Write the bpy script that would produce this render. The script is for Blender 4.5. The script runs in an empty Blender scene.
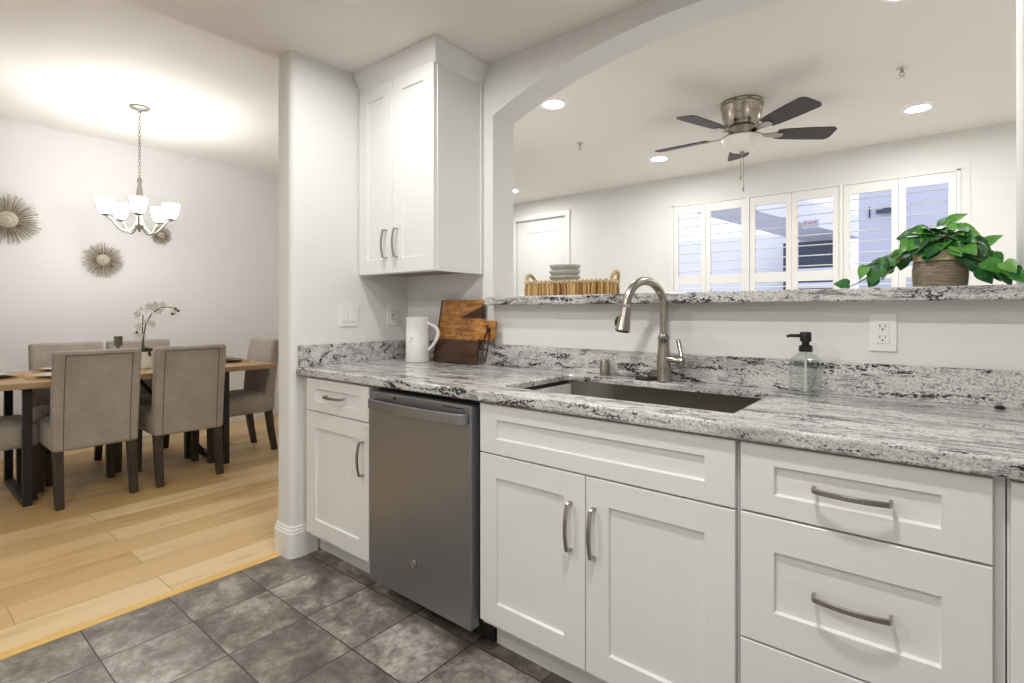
import bpy, bmesh, math, random
from mathutils import Vector, Matrix
random.seed(7)
PI = math.pi
scn = bpy.context.scene
COL = scn.collection

# ------------------------------------------------------------------ camera, world, exposure
EYE = 1.179
cam_d = bpy.data.cameras.new('camera'); cam = bpy.data.objects.new('camera', cam_d); COL.objects.link(cam)
cam.location = (0, 0, EYE)
cam.rotation_euler = (PI/2, 0, math.radians(39.0))
cam_d.sensor_width = 36.0; cam_d.lens = 36.0*522/1024
cam_d.shift_y = -30.0/1024
cam_d.clip_start = 0.05
scn.camera = cam
scn.view_settings.view_transform = 'Standard'
scn.view_settings.look = 'None'
scn.view_settings.exposure = 0.4
scn.view_settings.gamma = 1.0
scn.view_settings.use_curve_mapping = False
CAN_STRENGTH = 425.0
LIVING_CAN = 245.0
SHADE_STRENGTH = 38.0
BULB_STRENGTH = 95.0
world = bpy.data.worlds.new('sky'); scn.world = world; world.use_nodes = True
world.node_tree.nodes['Background'].inputs[0].default_value = (0.77, 0.80, 0.95, 1)
world.node_tree.nodes['Background'].inputs[1].default_value = 1.35

# ------------------------------------------------------------------ materials
def srgb(r, g, b):
    f = lambda c: (c/255/12.92) if c/255 <= 0.04045 else ((c/255+0.055)/1.055)**2.4
    return (f(r), f(g), f(b), 1)
class NT:
    def __init__(s, name):
        s.m = bpy.data.materials.new(name); s.m.use_nodes = True
        s.t = s.m.node_tree; s.b = s.t.nodes['Principled BSDF']
    def n(s, typ, **kw):
        nd = s.t.nodes.new(typ)
        for k, v in kw.items():
            if k.startswith('i_'):
                key = k[2:]; key = int(key) if key.isdigit() else key
                nd.inputs[key].default_value = v
            else: setattr(nd, k, v)
        return nd
    def l(s, a, b): s.t.links.new(a, b)
    def coords(s, scale=(1,1,1), rot=(0,0,0), loc=(0,0,0)):
        tc = s.n('ShaderNodeTexCoord'); mp = s.n('ShaderNodeMapping')
        mp.inputs['Scale'].default_value = scale; mp.inputs['Rotation'].default_value = rot; mp.inputs['Location'].default_value = loc
        s.l(tc.outputs['Object'], mp.inputs['Vector']); return mp.outputs['Vector']
    def noise(s, vec, scale, detail=4, rough=0.55, dist=0.0):
        nd = s.n('ShaderNodeTexNoise'); nd.inputs['Scale'].default_value = scale; nd.inputs['Detail'].default_value = detail
        nd.inputs['Roughness'].default_value = rough; nd.inputs['Distortion'].default_value = dist
        if vec is not None: s.l(vec, nd.inputs['Vector'])
        return nd.outputs['Fac']
    def ramp(s, fac, stops, interp='LINEAR'):
        nd = s.n('ShaderNodeValToRGB'); cr = nd.color_ramp; cr.interpolation = interp
        while len(cr.elements) < len(stops): cr.elements.new(0.5)
        for e, (p, c) in zip(cr.elements, stops):
            e.position = p; e.color = c if hasattr(c, '__len__') else (c, c, c, 1)
        s.l(fac, nd.inputs['Fac']); return nd.outputs['Color']
    def mix(s, fac, a, b, typ='MIX'):
        nd = s.n('ShaderNodeMix', data_type='RGBA', blend_type=typ)
        for sock, v in ((nd.inputs[0], fac), (nd.inputs[6], a), (nd.inputs[7], b)):
            if hasattr(v, 'is_linked'): s.l(v, sock)
            else: sock.default_value = v
        return nd.outputs[2]
    def math(s, op, a, b=None, clamp=False):
        nd = s.n('ShaderNodeMath', operation=op, use_clamp=clamp)
        for k, v in ((0, a), (1, b)):
            if v is None: continue
            if hasattr(v, 'is_linked'): s.l(v, nd.inputs[k])
            else: nd.inputs[k].default_value = v
        return nd.outputs[0]
    def bump(s, h, strength=0.3, dist=0.002):
        nd = s.n('ShaderNodeBump'); nd.inputs['Strength'].default_value = strength; nd.inputs['Distance'].default_value = dist
        s.l(h, nd.inputs['Height']); s.l(nd.outputs['Normal'], s.b.inputs['Normal'])
    def set(s, col=None, rough=None, metal=None, spec=None, coat=None):
        i = s.b.inputs
        if col is not None:
            if hasattr(col, 'is_linked'): s.l(col, i['Base Color'])
            else: i['Base Color'].default_value = col
        if rough is not None:
            if hasattr(rough, 'is_linked'): s.l(rough, i['Roughness'])
            else: i['Roughness'].default_value = rough
        if metal is not None: i['Metallic'].default_value = metal
        if spec is not None: i['Specular IOR Level'].default_value = spec
        if coat is not None: i['Coat Weight'].default_value = coat
        return s.m

def plain(name, rgb, rough=0.5, metal=0.0, spec=0.5, var=0.03, scale=30):
    t = NT(name); c = srgb(*rgb)
    f = t.noise(t.coords(), scale, 3)
    d = tuple(max(0, x*(1-var)) for x in c[:3])+(1,); u = tuple(min(1, x*(1+var)) for x in c[:3])+(1,)
    return t.set(t.ramp(f, [(0.3, d), (0.7, u)]), rough, metal, spec)

def wall_mat(name, rgb, bump=0.08, scale=160, rough=0.7):
    t = NT(name); t.set(srgb(*rgb), rough, 0, 0.25)
    t.bump(t.noise(t.coords(), scale, 3), bump, 0.002); return t.m

M = {}
M['wall'] = wall_mat('wall_paint', (232, 231, 228))
M['wall_warm'] = wall_mat('dining_wall_paint', (233, 232, 231))
M['ceiling'] = wall_mat('ceiling_paint', (236, 233, 229), 0.7, 120, 0.6)
M['ceiling_smooth'] = wall_mat('living_ceiling_paint', (236, 231, 225), 0.05, 120)
M['ceiling_dining'] = wall_mat('dining_ceiling_paint', (236, 234, 230), 0.08, 120)
M['cab'] = plain('cabinet_paint', (234, 234, 232), 0.32, 0, 0.5, 0.006, 6)
M['trimw'] = plain('trim_paint', (238, 237, 233), 0.4, 0, 0.4, 0.006, 6)
M['gap'] = plain('dark_gap', (28, 27, 26), 0.6)
M['rawwood'] = plain('raw_cabinet_board', (150, 136, 112), 0.6, 0, .3, .12, 14)
M['carpet'] = plain('pale_carpet', (222, 220, 216), 0.95, 0, .1, .06, 200)
M['black'] = plain('black_plastic', (22, 21, 21), 0.45)
M['plate'] = plain('white_plastic', (240, 239, 236), 0.3, 0, 0.5, 0.004)
M['ceramic'] = plain('white_ceramic', (244, 243, 240), 0.12, 0, 0.5, 0.004)
M['greyceramic'] = plain('grey_stoneware', (184, 184, 178), 0.35, 0, 0.5, 0.08, 60)
M['paleceramic'] = plain('pale_plate_glaze', (190, 196, 192), 0.25, 0, .5, .03)
M['darkplate'] = plain('dark_plate_glaze', (70, 66, 62), 0.3)
M['nickel_handle'] = plain('pull_nickel', (172, 168, 164), 0.25, 1.0, 0.5, 0.03)
M['chrome'] = plain('pale_nickel', (205, 200, 192), 0.3, 0.9, .5, .03)
M['chandelier_metal'] = plain('brushed_chandelier_nickel', (150, 146, 138), 0.35, 0.85, .5, .03)
M['fan_dark'] = plain('fan_blade_finish', (54, 48, 47), 0.5, 0, 0.4, 0.08, 18)
M['table_metal'] = plain('table_black_metal', (42, 42, 43), 0.45, 0.3)
M['bulbglass'] = None

def metal_brushed(name, rgb, rough=0.3, stretch=(4, 300, 300), amount=0.1, metal=1.0):
    t = NT(name); c = srgb(*rgb)
    f = t.noise(t.coords(scale=stretch), 3.0, 3)
    t.set(t.ramp(f, [(0.25, tuple(x*(1-amount) for x in c[:3])+(1,)), (0.75, tuple(min(1, x*(1+amount)) for x in c[:3])+(1,))]), rough, metal)
    t.bump(f, 0.04, 0.0005); return t.m
M['steel_dw'] = metal_brushed('dishwasher_steel', (152, 154, 158), 0.38, (300, 300, 3), 0.03, 0.9)
M['steel_sink'] = metal_brushed('sink_steel', (162, 157, 150), 0.19, (3, 300, 300), 0.08)
M['nickel'] = metal_brushed('faucet_nickel', (176, 170, 161), 0.27, (200, 200, 6), 0.05)
M['fan_nickel'] = metal_brushed('fan_nickel', (158, 150, 138), 0.25, (6, 6, 200), 0.06)

def granite():
    t = NT('granite')
    v = t.coords(rot=(0.0, math.radians(-33), math.radians(8)))
    vs = t.coords(scale=(0.9, 3.6, 4.2), rot=(0.0, math.radians(-33), math.radians(8)))
    vt = t.coords(scale=(0.55, 5.5, 6.0), rot=(0.0, math.radians(-30), math.radians(-5)))
    base = t.ramp(t.noise(vs, 3.2, 6, 0.62, 0.6), [(0.26, srgb(138, 138, 138)), (0.40, srgb(190, 189, 187)), (0.50, srgb(216, 215, 212)), (0.75, srgb(228, 227, 224))])
    # fine grey grain
    fine = t.noise(v, 190, 3, 0.7)
    base = t.mix(t.ramp(fine, [(0.48, 0.0), (0.64, 0.7)]), base, srgb(120, 119, 118))
    # long thin streaks
    st = t.noise(vt, 5.0, 5, 0.6, 0.9)
    streak = t.ramp(st, [(0.50, 0.0), (0.535, 0.75), (0.55, 0.75), (0.60, 0.0)])
    brk = t.ramp(t.noise(v, 26, 4, .65), [(0.44, 0.0), (0.56, 1.0)])
    base = t.mix(t.math('MULTIPLY', streak, brk), base, srgb(92, 91, 91))
    # dark mineral clusters: speckles inside flowing bands
    band = t.ramp(t.noise(vs, 4.6, 5, 0.6, 1.3), [(0.50, 0.0), (0.62, 1.0)])
    sp = t.noise(t.coords(scale=(0.75, 1.25, 1.3), rot=(0, math.radians(-33), math.radians(8))), 130, 4, 0.75)
    mid = t.noise(t.coords(scale=(0.6, 1.5, 1.6), rot=(0, math.radians(-36), math.radians(8))), 24, 3, 0.6)
    thr = t.math('ADD', sp, t.math('ADD', t.math('MULTIPLY', band, 0.17), t.math('MULTIPLY', t.math('SUBTRACT', mid, 0.5), 0.30)))
    dark = t.ramp(thr, [(0.592, 0.0), (0.652, 1.0)])
    base = t.mix(dark, base, srgb(46, 46, 48))
    return t.set(base, 0.16, 0, 0.5)
M['granite'] = granite()

def tile_mat():
    t = NT('slate_tile')
    # grid lines at X = -2.19 + .305 k and Y = .495 + .285 k
    tc = t.n('ShaderNodeTexCoord'); mp = t.n('ShaderNodeMapping')
    mp.inputs['Location'].default_value = (2.19/0.305, -0.495/0.285, 0); mp.inputs['Scale'].default_value = (1/0.305, 1/0.285, 1)
    t.l(tc.outputs['Object'], mp.inputs['Vector'])
    br = t.n('ShaderNodeTexBrick', offset=0.0, squash=1.0)
    br.inputs['Scale'].default_value = 1.0; br.inputs['Brick Width'].default_value = 1.0; br.inputs['Row Height'].default_value = 1.0
    br.inputs['Mortar Size'].default_value = 0.009; br.inputs['Mortar Smooth'].default_value = 0.1; br.inputs['Bias'].default_value = 0
    br.inputs['Color1'].default_value = (0, 0, 0, 1); br.inputs['Color2'].default_value = (1, 1, 1, 1); br.inputs['Mortar'].default_value = (0.5, 0.5, 0.5, 1)
    t.l(mp.outputs['Vector'], br.inputs['Vector'])
    # a different mottling on every tile
    mx = t.n('ShaderNodeVectorMath', operation='MULTIPLY_ADD'); mx.inputs[1].default_value = (9, 9, 9)
    t.l(br.outputs['Color'], mx.inputs[0]); t.l(tc.outputs['Object'], mx.inputs[2])
    a = t.noise(mx.outputs[0], 5.0, 8, 0.66, 0.5)
    f2 = t.noise(mx.outputs[0], 34, 4, 0.7)
    col = t.ramp(a, [(0.32, srgb(92, 85, 79)), (0.44, srgb(124, 116, 109)), (0.53, srgb(154, 146, 138)), (0.63, srgb(194, 187, 180))])
    col = t.mix(t.ramp(f2, [(0.38, 0.45), (0.58, 0.0)]), col, srgb(80, 74, 68))
    tint = t.ramp(br.outputs['Color'], [(0.0, srgb(222, 218, 214)), (1.0, srgb(255, 255, 255))])
    col = t.mix(1.0, col, tint, 'MULTIPLY')
    col = t.mix(br.outputs['Fac'], col, srgb(58, 54, 50))
    t.set(col, 0.38, 0, 0.4)
    h = t.math('SUBTRACT', t.math('MULTIPLY', a, 0.25), br.outputs['Fac'])
    t.bump(h, 0.35, 0.003); return t.m
M['tile'] = tile_mat()

def plank_mat():
    t = NT('oak_planks')
    tc = t.n('ShaderNodeTexCoord'); mp = t.n('ShaderNodeMapping')
    mp.inputs['Rotation'].default_value = (0, 0, PI/2); mp.inputs['Location'].default_value = (0.35, 0.03, 0)
    t.l(tc.outputs['Object'], mp.inputs['Vector'])
    br = t.n('ShaderNodeTexBrick', offset=0.37, offset_frequency=2, squash=1.0)
    br.inputs['Scale'].default_value = 1.0; br.inputs['Brick Width'].default_value = 1.25; br.inputs['Row Height'].default_value = 0.19
    br.inputs['Mortar Size'].default_value = 0.0016; br.inputs['Mortar Smooth'].default_value = 0.0
    br.inputs['Color1'].default_value = (0, 0, 0, 1); br.inputs['Color2'].default_value = (1, 1, 1, 1); br.inputs['Mortar'].default_value = (0.5, 0.5, 0.5, 1)
    t.l(mp.outputs['Vector'], br.inputs['Vector'])
    mx = t.n('ShaderNodeVectorMath', operation='MULTIPLY_ADD'); mx.inputs[1].default_value = (7, 7, 7)
    sc = t.n('ShaderNodeMapping'); sc.inputs['Scale'].default_value = (7.0, 1.0, 1.0); t.l(tc.outputs['Object'], sc.inputs['Vector'])
    t.l(br.outputs['Color'], mx.inputs[0]); t.l(sc.outputs['Vector'], mx.inputs[2])
    g = t.noise(mx.outputs[0], 2.2, 6, 0.6, 0.4)
    col = t.ramp(br.outputs['Color'], [(0.0, srgb(206, 172, 118)), (0.5, srgb(219, 188, 138)), (1.0, srgb(232, 207, 164))])
    grain = t.ramp(g, [(0.26, srgb(226, 214, 196)), (0.48, srgb(250, 248, 243)), (0.75, srgb(255, 255, 255))])
    col = t.mix(1.0, col, grain, 'MULTIPLY')
    col = t.mix(t.math('MULTIPLY', br.outputs['Fac'], 0.75), col, srgb(150, 112, 66))
    t.set(col, 0.42, 0, 0.4); return t.m
M['planks'] = plank_mat()

def wood(name, c1, c2, stretch=(1, 14, 14), scale=3.0, rough=0.5):
    t = NT(name); f = t.noise(t.coords(scale=stretch), scale, 6, 0.6, 0.6)
    return t.set(t.ramp(f, [(0.3, srgb(*c1)), (0.7, srgb(*c2))]), rough, 0, 0.4)
M['tabletop'] = wood('table_oak', (150, 124, 90), (188, 160, 122), (14, 1, 14), 3.0, 0.5)
M['legwood'] = wood('dark_leg_wood', (46, 38, 31), (72, 60, 48), (12, 12, 1), 3, 0.45)
M['threshold'] = wood('yellow_threshold_wood', (214, 172, 92), (232, 196, 120), (14, 1, 14), 3, 0.4)

def fabric():
    t = NT('taupe_linen')
    w1 = t.noise(t.coords(scale=(60, 60, 900)), 1.0, 2); w2 = t.noise(t.coords(scale=(900, 900, 60)), 1.0, 2)
    f = t.math('MULTIPLY', t.math('ADD', w1, w2), 0.5)
    big = t.noise(t.coords(), 5, 3)
    f = t.math('ADD', f, t.math('MULTIPLY', t.math('SUBTRACT', big, 0.5), 0.25))
    t.set(t.ramp(f, [(0.34, srgb(140, 132, 122)), (0.66, srgb(186, 178, 167))]), 0.85, 0, 0.2)
    t.b.inputs['Sheen Weight'].default_value = 0.25
    t.bump(f, 0.25, 0.001); return t.m
M['fabric'] = fabric()
M['seam'] = plain('seam_welt', (104, 97, 89), 0.85)
M['nailhead'] = plain('nailhead_pewter', (150, 144, 134), 0.35, 0.9)

def board():
    # cutting board: amber above, darker brown below a level line, one dark streak
    t = NT('amber_brown_board')
    tc = t.n('ShaderNodeTexCoord'); sx = t.n('ShaderNodeSeparateXYZ'); t.l(tc.outputs['Object'], sx.inputs[0])
    n = t.noise(t.coords(scale=(3, 6, 9)), 3.5, 6, 0.6, 1.4)
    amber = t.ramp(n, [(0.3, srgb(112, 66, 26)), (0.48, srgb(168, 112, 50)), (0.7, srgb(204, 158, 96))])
    dark_brown = t.ramp(n, [(0.3, srgb(48, 28, 16)), (0.7, srgb(92, 58, 36))])
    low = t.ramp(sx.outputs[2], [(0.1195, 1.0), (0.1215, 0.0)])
    col = t.mix(low, amber, dark_brown)
    # wedge of dark heartwood at the upper right: right of centre, between two slanted lines
    up = t.math('SUBTRACT', sx.outputs[2], t.math('ADD', 0.226, t.math('MULTIPLY', sx.outputs[0], 0.42)))
    lo = t.math('SUBTRACT', sx.outputs[2], 0.226)
    k = t.math('MULTIPLY', t.ramp(up, [(0.0, 1.0), (0.012, 0.0)]), t.ramp(lo, [(0.0, 0.0), (0.006, 1.0)]))
    k = t.math('MULTIPLY', k, t.ramp(sx.outputs[0], [(0.0, 0.0), (0.02, 1.0)]))
    col = t.mix(k, col, srgb(54, 30, 18))
    edge = t.ramp(t.math('ADD', sx.outputs[0], 0.5), [(0.358, 1.0), (0.372, 0.0)])
    col = t.mix(edge, col, srgb(58, 34, 20))
    return t.set(col, 0.3, 0, 0.5)
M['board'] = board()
M['leather'] = plain('brown_leather', (92, 50, 32), 0.55, 0, .4, .15)

def wicker(name, c1, c2, scale=(70, 70, 160)):
    t = NT(name); f = t.noise(t.coords(scale=scale), 1.0, 3)
    t.set(t.ramp(f, [(0.32, srgb(*c1)), (0.68, srgb(*c2))]), 0.65, 0, 0.3); t.bump(f, 0.4, 0.002); return t.m
M['wicker'] = wicker('honey_wicker', (140, 98, 44), (206, 164, 98))
def strand():
    t = NT('honey_strands'); g_ = t.n('ShaderNodeNewGeometry')
    return t.set(t.ramp(g_.outputs['Random Per Island'], [(0.0, srgb(112, 76, 36)), (0.5, srgb(184, 144, 88)), (1.0, srgb(226, 196, 142))]), 0.6, 0, 0.3)
M['wicker_strand'] = strand()
M['wicker_pale'] = wicker('pale_cane', (178, 150, 112), (220, 200, 168))
M['rope'] = wicker('taupe_rope', (112, 101, 84), (160, 148, 126), (40, 40, 300))
M['rope_band'] = wicker('natural_rope_band', (206, 192, 150), (236, 224, 188), (40, 40, 300))
M['jute'] = wicker('placemat_jute', (142, 104, 58), (188, 148, 96))
M['ray'] = wicker('bronze_rays', (104, 92, 72), (172, 160, 136), (30, 30, 30))
M['boss'] = plain('pale_boss', (196, 188, 172), 0.4, 0.2, .5, .12, 40)
def leafm():
    t = NT('pothos_leaf'); oi = t.n('ShaderNodeNewGeometry')
    c = t.ramp(oi.outputs['Random Per Island'], [(0.0, srgb(18, 66, 40)), (0.35, srgb(34, 98, 44)), (0.7, srgb(66, 136, 48)), (1.0, srgb(112, 172, 72))])
    n = t.noise(t.coords(), 60, 3)
    c = t.mix(t.ramp(n, [(0.5, 0.0), (0.7, 0.35)]), c, srgb(120, 176, 92))
    t.set(c, 0.35, 0, 0.5); t.b.inputs['Subsurface Weight'].default_value = 0.0; return t.m
M['leaf'] = leafm()
M['stem'] = plain('plant_stem', (110, 96, 62), 0.6)
M['orchid'] = plain('orchid_petal', (240, 238, 230), 0.5)
M['orchid_stem'] = plain('orchid_stem', (74, 84, 52), 0.6)
M['moss'] = plain('dark_moss', (60, 56, 40), 0.9, 0, .2, .3, 120)
M['napkin'] = plain('white_napkin', (236, 236, 234), 0.8)
M['greyglass'] = plain('grey_ribbed_glass', (112, 108, 102), 0.2)
def glass(name, col=(1, 1, 1, 1), rough=0.0, thin=True, gl_base=0.015):
    t = NT(name); nt = t.t
    out = nt.nodes['Material Output']
    if thin:
        g = t.n('ShaderNodeBsdfGlossy'); g.inputs['Roughness'].default_value = 0.02
        tr = t.n('ShaderNodeBsdfTransparent'); tr.inputs[0].default_value = col
        lw = t.n('ShaderNodeLayerWeight'); lw.inputs[0].default_value = 0.5
        fr = t.math('ADD', t.math('MULTIPLY', t.math('POWER', lw.outputs['Facing'], 2.2), 0.5), gl_base)
        mx = t.n('ShaderNodeMixShader'); t.l(fr, mx.inputs[0]); t.l(tr.outputs[0], mx.inputs[1]); t.l(g.outputs[0], mx.inputs[2])
        t.l(mx.outputs[0], out.inputs['Surface'])
    else:
        t.b.inputs['Base Color'].default_value = col; t.b.inputs['Roughness'].default_value = rough
        t.b.inputs['Transmission Weight'].default_value = 1.0; t.b.inputs['IOR'].default_value = 1.45
    return t.m
M['pane'] = glass('window_glass')
M['bottle'] = glass('clear_bottle_glass', (0.90, 0.92, 0.91, 1), gl_base=0.06)
def emit(name, rgb, strength):
    t = NT(name); t.b.inputs['Base Color'].default_value = (0.8, 0.8, 0.8, 1)
    t.b.inputs['Emission Color'].default_value = rgb; t.b.inputs['Emission Strength'].default_value = strength; return t.m
M['can_lens'] = emit('downlight_lens', (1.0, 0.985, 0.965, 1), CAN_STRENGTH)
M['can_lens_dim'] = emit('dimmed_downlight_lens', (1.0, 0.985, 0.965, 1), CAN_STRENGTH*0.55)
M['can_lens_living'] = emit('living_downlight_lens', (1.0, 0.98, 0.95, 1), LIVING_CAN)
M['shade'] = emit('lit_frosted_shade', (1.0, 0.99, 0.97, 1), SHADE_STRENGTH)
M['bulb'] = emit('lit_bulb', (1.0, 0.98, 0.95, 1), BULB_STRENGTH)
M['frost'] = plain('frosted_bowl_glass', (236, 232, 224), 0.35, 0, .5, .01)
M['ext_white'] = plain('patio_wall_paint', (244, 245, 248), 0.7, 0, .3, .01)
M['ext_lav'] = plain('patio_stucco', (206, 210, 224), 0.8, 0, .3, .02)
M['ext_dark'] = plain('dark_storefront', (62, 74, 92), 0.25, 0, .5, .1, 3)
M['ext_floor'] = plain('patio_concrete', (170, 172, 178), 0.8)
M['ext_red'] = plain('exit_red', (220, 90, 100), 0.5)

# ------------------------------------------------------------------ mesh builders
class MB:
    def __init__(s): s.bm = bmesh.new()
    def box(s, x0, x1, y0, y1, z0, z1):
        x0, x1 = sorted((x0, x1)); y0, y1 = sorted((y0, y1)); z0, z1 = sorted((z0, z1))
        v = [s.bm.verts.new(p) for p in ((x0,y0,z0),(x1,y0,z0),(x1,y1,z0),(x0,y1,z0),(x0,y0,z1),(x1,y0,z1),(x1,y1,z1),(x0,y1,z1))]
        for f in ((3,2,1,0),(4,5,6,7),(0,1,5,4),(1,2,6,5),(2,3,7,6),(3,0,4,7)): s.bm.faces.new([v[i] for i in f])
        return s
    def hexa(s, bot, top):
        v = [s.bm.verts.new(p) for p in list(bot)+list(top)]
        for f in ((3,2,1,0),(4,5,6,7),(0,1,5,4),(1,2,6,5),(2,3,7,6),(3,0,4,7)): s.bm.faces.new([v[i] for i in f])
        return s
    def loft(s, rings, cap0=True, cap1=True, closed=True):
        R = [[s.bm.verts.new(p) for p in r] for r in rings]
        n = len(R[0])
        for a, b in zip(R, R[1:]):
            for i in range(n if closed else n-1):
                j = (i+1) % n; s.bm.faces.new((a[i], a[j], b[j], b[i]))
        if cap0: s.bm.faces.new(list(reversed(R[0])))
        if cap1: s.bm.faces.new(R[-1])
        return s
    def lathe(s, prof, c=(0,0,0), seg=32, axis='Z', cap0=True, cap1=True, sy=1.0):
        rings = []
        for r, h in prof:
            ring = []
            for i in range(seg):
                a = 2*PI*i/seg; p = (r*math.cos(a), r*math.sin(a)*sy, h)
                if axis == 'X': p = (h, p[0], p[1])
                elif axis == 'Y': p = (p[1], h, p[0])
                ring.append((c[0]+p[0], c[1]+p[1], c[2]+p[2]))
            rings.append(ring)
        return s.loft(rings, cap0, cap1)
    def tube(s, pts, r, seg=12, cap=True, w=None, up=None):
        """round tube along pts (r: number or list); with w: flat section r thick (along the path normal) by w wide (along up)"""
        P = [Vector(p) for p in pts]; n = len(P)
        rs = list(r) if hasattr(r, '__len__') else [r]*n
        T = [(P[min(i+1, n-1)]-P[max(i-1, 0)]).normalized() for i in range(n)]
        u = Vector(up) if up else Vector((0, 0, 1))
        if abs(T[0].dot(u)) > 0.95 and not up: u = Vector((1, 0, 0))
        rings = []; side = T[0].cross(u).normalized()
        for i in range(n):
            if up: side = T[i].cross(u).normalized()
            else:
                side = (side - T[i]*side.dot(T[i])).normalized()
            nn = side.cross(T[i]).normalized()
            if w:
                a, b = rs[i]/2, w/2
                rings.append([P[i]+side*x+nn*y for x, y in ((a,b),(-a,b),(-a,-b),(a,-b))])
            else:
                rings.append([P[i]+(side*math.cos(2*PI*k/seg)+nn*math.sin(2*PI*k/seg))*rs[i] for k in range(seg)])
        return s.loft(rings, cap, cap)
    def prism(s, poly, z0, z1):
        return s.loft([[(x, y, z0) for x, y in poly], [(x, y, z1) for x, y in poly]])
    def ball(s, c, r, seg=16, rings=8, sz=1.0):
        prof = [(max(1e-4, r*math.sin(PI*i/rings)), -r*sz*math.cos(PI*i/rings)) for i in range(rings+1)]
        return s.lathe(prof, c, seg)
    def build(s, name, mat, parent=None, smooth=False, bevel=0, seg=2, origin=None, weld=False):
        if weld: bmesh.ops.remove_doubles(s.bm, verts=s.bm.verts, dist=1e-5)
        bmesh.ops.recalc_face_normals(s.bm, faces=s.bm.faces)
        me = bpy.data.meshes.new(name)
        off = Vector((0, 0, 0)); p = parent
        while p is not None: off += p.location; p = p.parent
        if origin is not None and parent is None: off = Vector(origin)
        bmesh.ops.translate(s.bm, verts=s.bm.verts, vec=-off)
        s.bm.to_mesh(me); s.bm.free()
        me.materials.append(mat)
        o = bpy.data.objects.new(name, me); COL.objects.link(o)
        if parent is not None: o.parent = parent
        elif origin is not None: o.location = origin
        if smooth:
            for f in me.polygons: f.use_smooth = True
            if smooth != 'all':
                try: me.set_sharp_from_angle(angle=math.radians(40))
                except Exception: pass
        if bevel:
            b = o.modifiers.new('edge', 'BEVEL'); b.width = bevel; b.segments = seg; b.limit_method = 'ANGLE'; b.angle_limit = math.radians(40)
        return o

def tag(o, label, cat, group=None, kind=None):
    o['label'] = label; o['category'] = cat
    if group: o['group'] = group
    if kind: o['kind'] = kind
    return o
def thing(name, label, cat, loc=(0, 0, 0), group=None):
    o = bpy.data.objects.new(name, None); COL.objects.link(o); o.location = loc; o.empty_display_size = 0.05
    return tag(o, label, cat, group)
def struct(name, mb, mat, **kw):
    o = mb.build(name, mat, **kw); o['kind'] = 'structure'; return o
def kids(o): return [c for c in bpy.data.objects if c.parent == o]
def dup(root, loc, rz=0, label=None):
    r = root.copy(); COL.objects.link(r); r.location = loc; r.rotation_euler = (0, 0, rz)
    if label: r['label'] = label
    for ch in kids(root):
        c = ch.copy(); COL.objects.link(c); c.parent = r
        for g in kids(ch):
            d = g.copy(); COL.objects.link(d); d.parent = c
    return r

# ------------------------------------------------------------------ the place: dimensions
XL = -2.385          # kitchen face of the left wall
YW = 1.98           # kitchen face of the back wall
YB = 2.145          # living-room face of the back wall
YD = 1.31           # faces of the base cabinet doors
CZ = 2.43           # kitchen and living-room ceiling
DZ = 2.73           # dining ceiling
OX0, OX1 = -1.727, 0.188   # pass-through opening
XD = -5.80          # dining-room far wall
EAST, SOUTH = 1.75, -1.65

struct('floor', MB().box(-2.452, EAST, SOUTH, 2.1, -0.06, 0.0), M['tile'])
f2 = struct('floor.001', MB().box(XD-.1, -2.47, SOUTH, 3.06, -0.06, 0.0), M['planks'])
struct('floor.002', MB().box(-2.55, 2.6, 2.1, 4.95, -0.06, 0.0).box(-4.4, -2.55, 3.06, 4.95, -0.06, 0.0), M['carpet'])
struct('trim_1', MB().box(-2.50, -2.452, SOUTH, 1.27, -0.03, 0.004), M['threshold'], bevel=.002)

# left wall with a rounded end
def rounded(x0, x1, y0, y1, r, n=6):
    """footprint whose two corners at y0 are rounded"""
    pts = []
    for cx, cy, a0 in ((x0+r, y0+r, PI), (x1-r, y0+r, 1.5*PI)):
        pts += [(cx+r*math.cos(a0+PI/2*i/n), cy+r*math.sin(a0+PI/2*i/n)) for i in range(n+1)]
    return pts+[(x1, y1), (x0, y1)]
struct('wall_left', MB().prism(rounded(-2.53, XL, 1.272, YB, .03), 0, CZ), M['wall'], smooth=True)
struct('baseboard_left', MB().prism(rounded(-2.546, XL+.016, 1.256, 1.40, .04), 0, .118)
       .prism(rounded(-2.542, XL+.012, 1.260, 1.40, .036), .118, .132)
       .prism(rounded(-2.537, XL+.007, 1.265, 1.40, .032), .132, .145), M['trimw'], smooth=True)

# back wall with the arched pass-through
LEDGE_B, LEDGE_T = 1.21, 1.251
mb = MB().box(XL, EAST, YW, YB, 0, LEDGE_B).box(XL, OX0, YW, YB, LEDGE_B, CZ).box(OX1, EAST, YW, YB, LEDGE_B, CZ)
ac, hw, spring, apex = (OX0+OX1)/2, (OX1-OX0)/2, 2.165, 2.352
sag = apex-spring; R = (hw*hw+sag*sag)/(2*sag)
N = 40
arch = [(OX0+2*hw*i/N, apex-R+math.sqrt(R*R-(OX0+2*hw*i/N-ac)**2)) for i in range(N+1)]
for y in (YW, YB):
    lo = [mb.bm.verts.new((x, y, z)) for x, z in arch]; hi = [mb.bm.verts.new((x, y, CZ)) for x, z in arch]
    for i in range(N): mb.bm.faces.new((lo[i], lo[i+1], hi[i+1], hi[i]))
    if y == YW: first = lo
    else:
        for i in range(N): mb.bm.faces.new((first[i], first[i+1], lo[i+1], lo[i]))
struct('wall_back', mb, M['wall'])

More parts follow.
